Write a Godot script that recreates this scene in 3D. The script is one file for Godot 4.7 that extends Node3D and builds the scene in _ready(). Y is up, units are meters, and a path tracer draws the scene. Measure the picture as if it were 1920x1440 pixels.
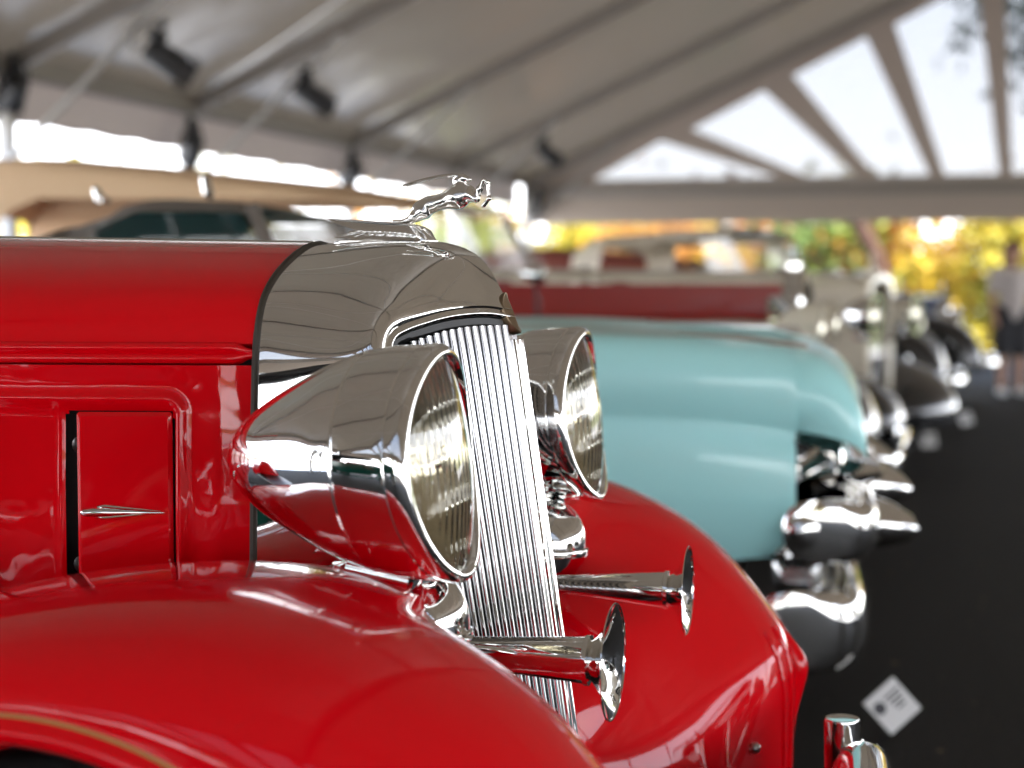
extends Node3D
# World axes: x = forward of the parked cars, y = up, z = towards the near side of the row.

var M := {}
var taken := {}


class MB:
	var v := PackedVector3Array()
	var f := PackedInt32Array()

	func grid(rows: Array, cu := false, cv := false, hint := Vector3.ZERO) -> int:
		# rows: Array of PackedVector3Array of the same length; cu closes each row, cv closes the rows
		var b := v.size()
		var f0 := f.size()
		var n: int = rows.size()
		var m: int = rows[0].size()
		for r in rows:
			v.append_array(r)
		for i in (n if cv else n - 1):
			var i2 := (i + 1) % n
			for j in (m if cu else m - 1):
				var j2 := (j + 1) % m
				var p := b + i * m + j
				var q := b + i * m + j2
				var r2 := b + i2 * m + j
				var s := b + i2 * m + j2
				f.append_array(PackedInt32Array([p, q, s, p, s, r2]))
		orient(f0, hint)
		return b

	func orient(f0: int, hint := Vector3.ZERO) -> void:
		var c := Vector3.ZERO
		var k := 0
		for i in range(f0, f.size()):
			c += v[f[i]]
			k += 1
		c /= maxf(k, 1)
		var s := 0.0
		for i in range(f0, f.size(), 3):
			var a := v[f[i]]
			var nn := (v[f[i + 2]] - a).cross(v[f[i + 1]] - a)
			s += nn.dot(hint) if hint != Vector3.ZERO else nn.dot((a + v[f[i + 1]] + v[f[i + 2]]) / 3.0 - c)
		if s < 0.0:
			for i in range(f0, f.size(), 3):
				var t := f[i + 1]
				f[i + 1] = f[i + 2]
				f[i + 2] = t

	func fan(ring: PackedVector3Array, c: Vector3, hint: Vector3) -> void:
		var b := v.size()
		var f0 := f.size()
		v.append(c)
		v.append_array(ring)
		var m := ring.size()
		for j in m:
			f.append_array(PackedInt32Array([b, b + 1 + j, b + 1 + (j + 1) % m]))
		orient(f0, hint)

	func lathe(prof: Array, o: Vector3, ax: Vector3, n := 32) -> int:
		# prof: Vector2(axial, radius)
		var a := ax.normalized()
		var e := a.cross(Vector3.UP if absf(a.y) < 0.9 else Vector3.RIGHT).normalized()
		var g := a.cross(e)
		var rows := []
		for p in prof:
			var row := PackedVector3Array()
			for j in n:
				var t := TAU * j / n
				row.append(o + a * p.x + (e * cos(t) + g * sin(t)) * p.y)
			rows.append(row)
		var f0 := f.size()
		var b := grid(rows, true)
		# outward = away from the axis for an outer skin: judge by the closed volume
		var s := 0.0
		for i in range(f0, f.size(), 3):
			var A := v[f[i]] - o
			s += A.dot((v[f[i + 2]] - o).cross(v[f[i + 1]] - o))
		if s < 0.0:
			for i in range(f0, f.size(), 3):
				var t2 := f[i + 1]
				f[i + 1] = f[i + 2]
				f[i + 2] = t2
		return b

	func tube(pts: Array, rad, n := 10, cap := true, flat := 1.0, upv := Vector3.UP) -> void:
		var rows := []
		var k := pts.size()
		for i in k:
			var d: Vector3 = (pts[mini(i + 1, k - 1)] - pts[maxi(i - 1, 0)]).normalized()
			var e := d.cross(upv if absf(d.dot(upv)) < 0.95 else Vector3(0.3, 0.1, 1).normalized()).normalized()
			var g := e.cross(d)
			var r: float = rad[i] if rad is Array else rad
			var row := PackedVector3Array()
			for j in n:
				var t := TAU * j / n
				row.append(pts[i] + e * cos(t) * r + g * sin(t) * r * flat)
			rows.append(row)
		grid(rows, true)
		if cap:
			fan(rows[0], pts[0], pts[0] - pts[1])
			fan(rows[k - 1], pts[k - 1], pts[k - 1] - pts[k - 2])

	func box(c: Vector3, s: Vector3, bev := 0.0, bas := Basis()) -> void:
		var h := s / 2.0
		var b := minf(bev, minf(h.x, minf(h.y, h.z)) * 0.9)
		var rows := []
		var lv := [[-h.z, b], [-h.z + b, 0.0], [h.z - b, 0.0], [h.z, b]] if b > 0.0 else [[-h.z, 0.0], [h.z, 0.0]]
		for l in lv:
			var x: float = h.x - l[1]
			var y: float = h.y - l[1]
			var q: float = maxf(b * 0.6, 0.0)
			var ring := [Vector2(x, -y + q), Vector2(x, y - q), Vector2(x - q, y), Vector2(-x + q, y), Vector2(-x, y - q), Vector2(-x, -y + q), Vector2(-x + q, -y), Vector2(x - q, -y)] if b > 0.0 else [Vector2(x, -y), Vector2(x, y), Vector2(-x, y), Vector2(-x, -y)]
			var row := PackedVector3Array()
			for p in ring:
				row.append(c + bas * Vector3(p.x, p.y, l[0]))
			rows.append(row)
		grid(rows, true)
		fan(rows[0], c + bas * Vector3(0, 0, -h.z), bas * Vector3(0, 0, -1))
		fan(rows[rows.size() - 1], c + bas * Vector3(0, 0, h.z), bas * Vector3(0, 0, 1))

	func bar(a: Vector3, b: Vector3, w: float, h: float, bev := 0.0) -> void:
		var d := (b - a).normalized()
		var e := d.cross(Vector3.UP if absf(d.y) < 0.95 else Vector3.RIGHT).normalized()
		box((a + b) / 2.0, Vector3(w, h, a.distance_to(b)), bev, Basis(e, d.cross(e) * -1.0, d) if true else Basis())

	func slab(outline: PackedVector2Array, z0: float, z1: float, bas := Transform3D()) -> void:
		# a flat plate: outline in x,y, from z0 to z1
		var tri := Geometry2D.triangulate_polygon(outline)
		var m := outline.size()
		for z in [z0, z1]:
			var b := v.size()
			var f0 := f.size()
			for p in outline:
				v.append(bas * Vector3(p.x, p.y, z))
			for t in tri:
				f.append(b + t)
			orient(f0, bas.basis * Vector3(0, 0, -1 if z == minf(z0, z1) else 1))
		var r0 := PackedVector3Array()
		var r1 := PackedVector3Array()
		for p in outline:
			r0.append(bas * Vector3(p.x, p.y, z0))
			r1.append(bas * Vector3(p.x, p.y, z1))
		grid([r0, r1], true)

	func moved(b: int, t: Callable) -> void:
		for i in range(b, v.size()):
			v[i] = t.call(v[i])

	func fin(crease := 38.0) -> ArrayMesh:
		var nf := f.size() / 3
		var fn := PackedVector3Array()
		fn.resize(nf)
		var cnt := PackedInt32Array()
		cnt.resize(v.size() + 1)
		for i in nf:
			var a := v[f[i * 3]]
			fn[i] = (v[f[i * 3 + 2]] - a).cross(v[f[i * 3 + 1]] - a)
			for k in 3:
				cnt[f[i * 3 + k] + 1] += 1
		for i in v.size():
			cnt[i + 1] += cnt[i]
		var at := cnt.duplicate()
		var lst := PackedInt32Array()
		lst.resize(nf * 3)
		for i in nf:
			for k in 3:
				var w := f[i * 3 + k]
				lst[at[w]] = i
				at[w] += 1
		var un := PackedVector3Array()
		un.resize(nf)
		for i in nf:
			un[i] = fn[i].normalized()
		var cc := cos(deg_to_rad(crease))
		var ov := PackedVector3Array()
		var on := PackedVector3Array()
		for i in nf:
			if fn[i].length_squared() < 1e-22:
				continue
			for k in 3:
				var w := f[i * 3 + k]
				var s := Vector3.ZERO
				var u := un[i]
				for q in range(cnt[w], cnt[w + 1]):
					var g := lst[q]
					if un[g].dot(u) >= cc:
						s += fn[g]
				ov.append(v[w])
				on.append(s.normalized() if s.length_squared() > 1e-30 else u)
		var arr := []
		arr.resize(Mesh.ARRAY_MAX)
		arr[Mesh.ARRAY_VERTEX] = ov
		arr[Mesh.ARRAY_NORMAL] = on
		var am := ArrayMesh.new()
		am.add_surface_from_arrays(Mesh.PRIMITIVE_TRIANGLES, arr)
		return am


class Blob:
	# smooth union of tapered capsules, meshed as surface nets
	var caps := []
	var k := 0.02

	func cap(a: Vector3, ra: float, b: Vector3, rb: float) -> void:
		caps.append([a, ra, b, rb])

	func dist(p: Vector3) -> float:
		var res := 1e9
		for c in caps:
			var a: Vector3 = c[0]
			var ab: Vector3 = c[2] - a
			var t := clampf((p - a).dot(ab) / maxf(ab.length_squared(), 1e-12), 0.0, 1.0)
			var d := (p - a - ab * t).length() - lerpf(c[1], c[3], t)
			if d > res + k:
				continue
			if d < res - k:
				res = d
				continue
			var h := clampf(0.5 + 0.5 * (res - d) / k, 0.0, 1.0)
			res = lerpf(res, d, h) - k * h * (1.0 - h)
		return res

	func smooth(mb: MB, v0: int, f0: int, times: int) -> void:
		for it in times:
			var acc := PackedVector3Array()
			acc.resize(mb.v.size() - v0)
			var cnt := PackedInt32Array()
			cnt.resize(mb.v.size() - v0)
			for i in range(f0, mb.f.size(), 3):
				for k in 3:
					var a := mb.f[i + k] - v0
					acc[a] += mb.v[mb.f[i + (k + 1) % 3]] + mb.v[mb.f[i + (k + 2) % 3]]
					cnt[a] += 2
			var push := -0.53 if it % 2 else 0.5
			for i in acc.size():
				if cnt[i] > 0:
					mb.v[v0 + i] = mb.v[v0 + i].lerp(acc[i] / cnt[i], push)

	func mesh_into(mb: MB, cell: float, soften := 0) -> void:
		var v00 := mb.v.size()
		var f00 := mb.f.size()
		var lo := Vector3.ONE * 1e9
		var hi := -lo
		for c in caps:
			for e in 2:
				var r: Vector3 = Vector3.ONE * (c[1 + 2 * e] + cell * 2.0)
				var ctr: Vector3 = c[2 * e]
				lo = lo.min(ctr - r)
				hi = hi.max(ctr + r)
		var nx := int((hi.x - lo.x) / cell) + 2
		var ny := int((hi.y - lo.y) / cell) + 2
		var nz := int((hi.z - lo.z) / cell) + 2
		var d := PackedFloat32Array()
		d.resize(nx * ny * nz)
		d.fill(1.0)
		var sy := nx
		var sz := nx * ny
		var seen := PackedByteArray()
		seen.resize(nx * ny * nz)
		for c in caps:
			var r := maxf(c[1], c[3]) + cell * 2.5
			var a: Vector3 = (c[0].min(c[2]) - Vector3.ONE * r - lo) / cell
			var b: Vector3 = (c[0].max(c[2]) + Vector3.ONE * r - lo) / cell
			for z in range(maxi(int(a.z), 0), mini(int(b.z) + 2, nz)):
				for y in range(maxi(int(a.y), 0), mini(int(b.y) + 2, ny)):
					for x in range(maxi(int(a.x), 0), mini(int(b.x) + 2, nx)):
						var i := x + y * sy + z * sz
						if seen[i] == 0:
							seen[i] = 1
							d[i] = dist(lo + Vector3(x, y, z) * cell)
		var idx := PackedInt32Array()
		idx.resize(nx * ny * nz)
		idx.fill(-1)
		for z in nz - 1:
			for y in ny - 1:
				for x in nx - 1:
					var i := x + y * sy + z * sz
					var neg := 0
					for q in 8:
						if d[i + (q & 1) + ((q >> 1) & 1) * sy + (q >> 2) * sz] < 0.0:
							neg += 1
					if neg == 0 or neg == 8:
						continue
					var s := Vector3.ZERO
					var n := 0
					for q in 8:
						for ax in 3:
							if q & (1 << ax):
								continue
							var q2 := q | (1 << ax)
							var d0 := d[i + (q & 1) + ((q >> 1) & 1) * sy + (q >> 2) * sz]
							var d1 := d[i + (q2 & 1) + ((q2 >> 1) & 1) * sy + (q2 >> 2) * sz]
							if (d0 < 0.0) != (d1 < 0.0):
								var t := d0 / (d0 - d1)
								var p := Vector3(q & 1, (q >> 1) & 1, q >> 2)
								p[ax] += t
								s += p
								n += 1
					idx[i] = mb.v.size()
					mb.v.append(lo + (Vector3(x, y, z) + s / n) * cell)
		for z in range(1, nz - 1):
			for y in range(1, ny - 1):
				for x in range(1, nx - 1):
					var i := x + y * sy + z * sz
					for ax in 3:
						var st: int = [1, sy, sz][ax]
						var u: int = [sy, sz, 1][ax]
						var w: int = [sz, 1, sy][ax]
						if (d[i] < 0.0) == (d[i + st] < 0.0):
							continue
						var a := idx[i]
						var b := idx[i - u]
						var c := idx[i - u - w]
						var e := idx[i - w]
						if a < 0 or b < 0 or c < 0 or e < 0:
							continue
						if d[i] < 0.0:
							mb.f.append_array(PackedInt32Array([a, c, b, a, e, c]))
						else:
							mb.f.append_array(PackedInt32Array([a, b, c, a, c, e]))
		smooth(mb, v00, f00, soften)


func lin(r: float, g: float, b: float, a := 1.0) -> Color:
	var c := Color(r, g, b).linear_to_srgb()
	c.a = a
	return c


func mat(r: float, g: float, b: float, rough: float, metal := 0.0, coat := 0.0) -> StandardMaterial3D:
	var m := StandardMaterial3D.new()
	m.albedo_color = lin(r, g, b)
	m.roughness = rough
	m.metallic = metal
	if coat > 0.0:
		m.clearcoat_enabled = true
		m.clearcoat = coat
		m.clearcoat_roughness = 0.02
	return m


func noise_tex(freq: float, lo: Color, hi: Color, sd := 1, size := 512, oct := 4) -> NoiseTexture2D:
	var n := FastNoiseLite.new()
	n.seed = sd
	n.frequency = freq
	n.fractal_octaves = oct
	var t := NoiseTexture2D.new()
	t.width = size
	t.height = size
	t.seamless = true
	t.noise = n
	var g := Gradient.new()
	g.set_color(0, lo)
	g.set_color(1, hi)
	t.color_ramp = g
	return t


func bump_tex(freq: float, strength: float, sd := 1, size := 512) -> NoiseTexture2D:
	var n := FastNoiseLite.new()
	n.seed = sd
	n.frequency = freq
	n.fractal_octaves = 4
	var t := NoiseTexture2D.new()
	t.width = size
	t.height = size
	t.seamless = true
	t.noise = n
	t.as_normal_map = true
	t.bump_strength = strength
	return t


func obj(called: String, mesh: Mesh, m: Material, parent: Node = null) -> MeshInstance3D:
	var o := MeshInstance3D.new()
	o.name = called if parent else numbered(called)
	o.mesh = mesh
	o.material_override = m
	(parent if parent else self).add_child(o, true)
	if parent:
		fix_name(o, called)
	return o


func fix_name(o: Node, called: String) -> void:
	# repeats take a three-digit number under their own parent
	var key := str(o.get_parent().get_instance_id()) + called
	var n: int = taken.get(key, 0)
	taken[key] = n + 1
	o.name = called if n == 0 else "%s_%03d" % [called, n]


func numbered(called: String) -> String:
	var n: int = taken.get(called, 0)
	taken[called] = n + 1
	return called if n == 0 else "%s_%03d" % [called, n]


func thing(called: String, label: String, category: String, at := Vector3.ZERO, turn := 0.0, group := "") -> Node3D:
	var o := Node3D.new()
	o.name = numbered(called)
	add_child(o)
	o.position = at
	o.rotation.y = turn
	o.set_meta("label", label)
	o.set_meta("category", category)
	if group:
		o.set_meta("group", group)
	return o


func tag(o: Node, label: String, category: String, group := "") -> Node:
	o.set_meta("label", label)
	o.set_meta("category", category)
	if group:
		o.set_meta("group", group)
	return o


func struct(called: String, mesh: Mesh, m: Material, label := "") -> MeshInstance3D:
	var o := obj(called, mesh, m)
	o.set_meta("kind", "structure")
	if label:
		o.set_meta("label", label)
	return o


func crv2(p: Array, per := 8) -> Array:
	# Catmull-Rom through Vector2 points
	var out := []
	var n := p.size()
	for i in n - 1:
		var a: Vector2 = p[maxi(i - 1, 0)]
		var b: Vector2 = p[i]
		var c: Vector2 = p[i + 1]
		var d: Vector2 = p[mini(i + 2, n - 1)]
		for k in per:
			out.append(b.cubic_interpolate(c, a, d, float(k) / per))
	out.append(p[n - 1])
	return out


func crv3(p: Array, per := 8) -> Array:
	var out := []
	var n := p.size()
	for i in n - 1:
		var a: Vector3 = p[maxi(i - 1, 0)]
		var b: Vector3 = p[i]
		var c: Vector3 = p[i + 1]
		var d: Vector3 = p[mini(i + 2, n - 1)]
		for k in per:
			out.append(b.cubic_interpolate(c, a, d, float(k) / per))
	out.append(p[n - 1])
	return out


func at_x(tab: Array, x: float) -> float:
	# piecewise linear table of Vector2(x, value), x ascending
	if x <= tab[0].x:
		return tab[0].y
	for i in tab.size() - 1:
		if x <= tab[i + 1].x:
			return lerpf(tab[i].y, tab[i + 1].y, (x - tab[i].x) / (tab[i + 1].x - tab[i].x))
	return tab[tab.size() - 1].y


func mesh_of(fill: Callable, crease := 38.0) -> ArrayMesh:
	var mb := MB.new()
	fill.call(mb)
	return mb.fin(crease)


func _ready() -> void:
	# camera
	var cam := Camera3D.new()
	cam.name = "camera"
	add_child(cam)
	cam.position = Vector3(0.582, 1.2, 2.303)
	cam.rotation = Vector3(-atan(192.0 / 3300.0), deg_to_rad(14.5), 0)
	cam.keep_aspect = Camera3D.KEEP_HEIGHT
	cam.near = 0.05
	cam.far = 600.0
	var ca := CameraAttributesPhysical.new()
	ca.frustum_focal_length = 55.0
	ca.frustum_focus_distance = 2.3
	ca.frustum_near = 0.05
	ca.frustum_far = 600.0
	ca.exposure_aperture = 2.5
	cam.attributes = ca
	cam.fov = rad_to_deg(2.0 * atan(720.0 / 3300.0))
	cam.current = true
	# sky
	var env := Environment.new()
	env.background_mode = Environment.BG_SKY
	var sky := Sky.new()
	var sm := ProceduralSkyMaterial.new()
	sm.sky_top_color = lin(0.36, 0.5, 0.78)
	sm.sky_horizon_color = lin(0.97, 0.97, 0.97)
	sm.sky_curve = 0.22
	sm.sky_energy_multiplier = 1.25
	sm.ground_bottom_color = lin(0.16, 0.15, 0.13)
	sm.ground_horizon_color = lin(0.4, 0.4, 0.38)
	sky.sky_material = sm
	env.sky = sky
	env.tonemap_mode = Environment.TONE_MAPPER_LINEAR
	env.tonemap_exposure = 5.0
	env.sdfgi_enabled = true
	env.ssao_enabled = true
	env.ssil_enabled = true
	var we := WorldEnvironment.new()
	we.name = "world_environment"
	we.environment = env
	add_child(we)
	# sun
	var sun := DirectionalLight3D.new()
	sun.name = "sun"
	add_child(sun)
	sun.light_energy = 1.4
	sun.light_color = Color(1.0, 0.94, 0.84)
	sun.light_angular_distance = 0.5
	sun.shadow_enabled = true
	sun.look_at_from_position(Vector3(6.0, 12.0, 5.0), Vector3.ZERO)

	materials()
	grounds()
	marquee()
	outside()
	red_car()
	cyan_car()
	other_cars()
	row_details()
	visitor()


func materials() -> void:
	M.red = mat(0.64, 0.0, 0.005, 0.25, 0.0, 0.8)
	M.red.metallic_specular = 0.1
	M.chrome = mat(0.86, 0.85, 0.83, 0.025, 1.0)
	M.satin = mat(0.74, 0.73, 0.71, 0.16, 1.0)
	M.steel = mat(0.55, 0.55, 0.54, 0.3, 1.0)
	M.silver = mat(0.6, 0.57, 0.48, 0.2, 1.0)
	M.fin = mat(0.5, 0.5, 0.51, 0.09, 1.0)
	M.black = mat(0.012, 0.012, 0.013, 0.35)
	M.rubber = mat(0.015, 0.015, 0.015, 0.75)
	M.gap = mat(0.006, 0.005, 0.005, 0.8)
	M.gasket = mat(0.03, 0.022, 0.014, 0.6)
	M.polish = mat(0.9, 0.88, 0.85, 0.14, 1.0)
	M.gold = mat(0.5, 0.3, 0.1, 0.4, 0.3)
	M.bronze = mat(0.26, 0.19, 0.12, 0.3, 0.9)
	M.cyan = mat(0.5, 0.97, 0.98, 0.3, 0.0, 0.6)
	M.cyan_in = mat(0.1, 0.5, 0.45, 0.6)
	M.maroon = mat(0.26, 0.012, 0.008, 0.3, 0.0, 0.6)
	M.cream = mat(0.74, 0.67, 0.53, 0.35, 0.0, 0.8)
	M.green = mat(0.004, 0.06, 0.04, 0.25, 0.0, 1.0)
	M.car_black = mat(0.01, 0.01, 0.011, 0.25, 0.0, 1.0)
	M.navy = mat(0.015, 0.03, 0.1, 0.25, 0.0, 1.0)
	M.leather = mat(0.2, 0.04, 0.025, 0.5)
	M.glass = mat(0.9, 0.95, 0.95, 0.0)
	M.glass.transparency = BaseMaterial3D.TRANSPARENCY_ALPHA
	M.glass.albedo_color = lin(0.9, 0.95, 0.95, 0.12)
	M.dark_glass = mat(0.05, 0.09, 0.09, 0.0)
	M.dark_glass.transparency = BaseMaterial3D.TRANSPARENCY_ALPHA
	M.dark_glass.albedo_color = lin(0.02, 0.05, 0.05, 0.5)
	M.lamp_lens = mat(1, 1, 1, 0.0)
	M.lamp_lens.refraction_enabled = true
	M.lamp_lens.refraction_scale = 0.05
	M.lamp_lens.transparency = BaseMaterial3D.TRANSPARENCY_ALPHA
	M.lamp_lens.albedo_color = lin(1.0, 0.97, 0.86, 0.0)
	M.lens = mat(0.85, 0.85, 0.72, 0.04)
	M.lens.transparency = BaseMaterial3D.TRANSPARENCY_ALPHA
	M.lens.albedo_color = lin(0.34, 0.31, 0.22, 0.5)
	M.vinyl = mat(0.9, 0.93, 0.97, 0.02)
	M.vinyl.transparency = BaseMaterial3D.TRANSPARENCY_ALPHA
	M.vinyl.albedo_color = lin(0.12, 0.15, 0.18, 0.62)
	M.tan_cloth = mat(0.68, 0.45, 0.27, 0.85)
	M.tan_cloth.normal_enabled = true
	M.tan_cloth.normal_texture = bump_tex(0.2, 3.0, 5)
	M.tan_cloth.uv1_triplanar = true
	M.tan_cloth.uv1_scale = Vector3.ONE * 4.0
	M.grey_cloth = mat(0.15, 0.13, 0.11, 0.8)
	M.black_cloth = mat(0.02, 0.02, 0.02, 0.85)
	M.fabric = mat(0.25, 0.213, 0.17, 0.27)
	M.fabric.backlight_enabled = true
	M.fabric.backlight = lin(0.024, 0.02, 0.015)
	M.fabric.normal_enabled = true
	M.fabric.normal_texture = bump_tex(0.01, 2.5, 9)
	M.fabric.uv1_triplanar = true
	M.fabric.uv1_world_triplanar = true
	M.fabric.uv1_scale = Vector3.ONE * 0.25
	M.gable_fabric = mat(0.45, 0.37, 0.31, 0.6)
	M.gable_fabric.backlight_enabled = true
	M.gable_fabric.backlight = lin(0.06, 0.05, 0.045)
	M.alu = mat(0.28, 0.25, 0.22, 0.45, 0.45)
	M.post = mat(0.45, 0.43, 0.4, 0.5, 0.2)
	M.lamp_black = mat(0.02, 0.02, 0.021, 0.45)
	M.white = mat(0.78, 0.78, 0.77, 0.6)
	M.ink = mat(0.08, 0.08, 0.09, 0.7)
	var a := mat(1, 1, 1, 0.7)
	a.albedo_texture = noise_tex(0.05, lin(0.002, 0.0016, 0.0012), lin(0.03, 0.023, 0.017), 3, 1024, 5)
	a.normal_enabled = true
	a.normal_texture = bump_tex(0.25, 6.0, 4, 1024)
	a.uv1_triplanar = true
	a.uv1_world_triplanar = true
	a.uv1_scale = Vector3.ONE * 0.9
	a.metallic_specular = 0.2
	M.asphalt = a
	var g := mat(1, 1, 1, 0.95)
	g.albedo_texture = noise_tex(0.04, lin(0.06, 0.09, 0.02), lin(0.2, 0.19, 0.06), 6, 512, 5)
	g.uv1_triplanar = true
	g.uv1_world_triplanar = true
	g.uv1_scale = Vector3.ONE * 0.3
	M.lawn = g
	var c := mat(1, 1, 1, 0.9)
	c.albedo_texture = noise_tex(0.06, lin(0.42, 0.41, 0.39), lin(0.55, 0.54, 0.51), 8, 512, 5)
	c.uv1_triplanar = true
	c.uv1_world_triplanar = true
	c.uv1_scale = Vector3.ONE * 0.5
	M.pave = c
	M.bark = mat(0.07, 0.035, 0.025, 0.9)


func sheet(x0: float, x1: float, z0: float, z1: float, y: float) -> ArrayMesh:
	var mb := MB.new()
	mb.grid([PackedVector3Array([Vector3(x0, y, z0), Vector3(x1, y, z0)]), PackedVector3Array([Vector3(x0, y, z1), Vector3(x1, y, z1)])], false, false, Vector3.UP)
	return mb.fin()


func grounds() -> void:
	struct("ground", sheet(-250, 250, -250, 250, -0.012), M.lawn, "sunlit lawn around the tent")
	struct("pavement", sheet(-45, 45, -27, 45, -0.006), M.pave, "pale paving around the tent")
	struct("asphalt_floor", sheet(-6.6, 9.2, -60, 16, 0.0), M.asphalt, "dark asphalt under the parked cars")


const EAVE_X := -5.7
const RIDGE_X := 1.3
const EAVE_Y := 2.66
const PITCH := 0.455
const FAR_Z := -22.8
const NEAR_Z := 7.5


func roof_y(x: float) -> float:
	return EAVE_Y + (7.0 - absf(x - RIDGE_X)) * PITCH


func gable_wall(t: Node3D, z: float) -> void:
	# fabric with cut-out windows: a fan of clear panes
	var wins := [
		[Vector2(-4.7, 2.68), Vector2(-3.72, 3.22), Vector2(-2.06, 2.68)],
		[Vector2(-3.27, 3.38), Vector2(-2.25, 3.9), Vector2(-0.96, 2.68), Vector2(-1.64, 2.68)],
		[Vector2(-1.84, 4.1), Vector2(-0.84, 4.6), Vector2(0.04, 2.68), Vector2(-0.69, 2.68)],
		[Vector2(-0.45, 4.76), Vector2(0.17, 5.08), Vector2(0.65, 5.28), Vector2(0.97, 2.68), Vector2(0.25, 2.68)],
	]
	var all := []
	for w in wins:
		var a := PackedVector2Array(w)
		var b := PackedVector2Array()
		for i in range(w.size() - 1, -1, -1):
			b.append(Vector2(2.0 * RIDGE_X - w[i].x, w[i].y))
		all.append(a)
		all.append(b)
	all.append(PackedVector2Array([Vector2(1.0, 5.38), Vector2(1.3, 5.5), Vector2(1.6, 5.38), Vector2(1.46, 2.68), Vector2(1.15, 2.68)]))
	var wall := CSGPolygon3D.new()
	wall.name = "gable_wall"
	wall.polygon = PackedVector2Array([Vector2(EAVE_X, 2.03), Vector2(2 * RIDGE_X - EAVE_X, 2.03), Vector2(2 * RIDGE_X - EAVE_X, EAVE_Y + 0.085), Vector2(RIDGE_X, roof_y(RIDGE_X) + 0.085), Vector2(EAVE_X, EAVE_Y + 0.085)])
	wall.depth = 0.012
	wall.material = M.gable_fabric
	wall.position.z = z
	for w in all:
		var h := CSGPolygon3D.new()
		h.name = "opening"
		h.polygon = w
		h.depth = 0.05
		h.position.z = 0.02
		h.operation = CSGShape3D.OPERATION_SUBTRACTION
		wall.add_child(h, true)
	t.add_child(wall, true)
	fix_name(wall, "gable_wall")
	for w in all:
		var big := Geometry2D.offset_polygon(w, 0.03)
		obj("window_pane", mesh_of(func(mb): mb.slab(big[0], z - 0.02, z - 0.0235)), M.vinyl, t)


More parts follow.
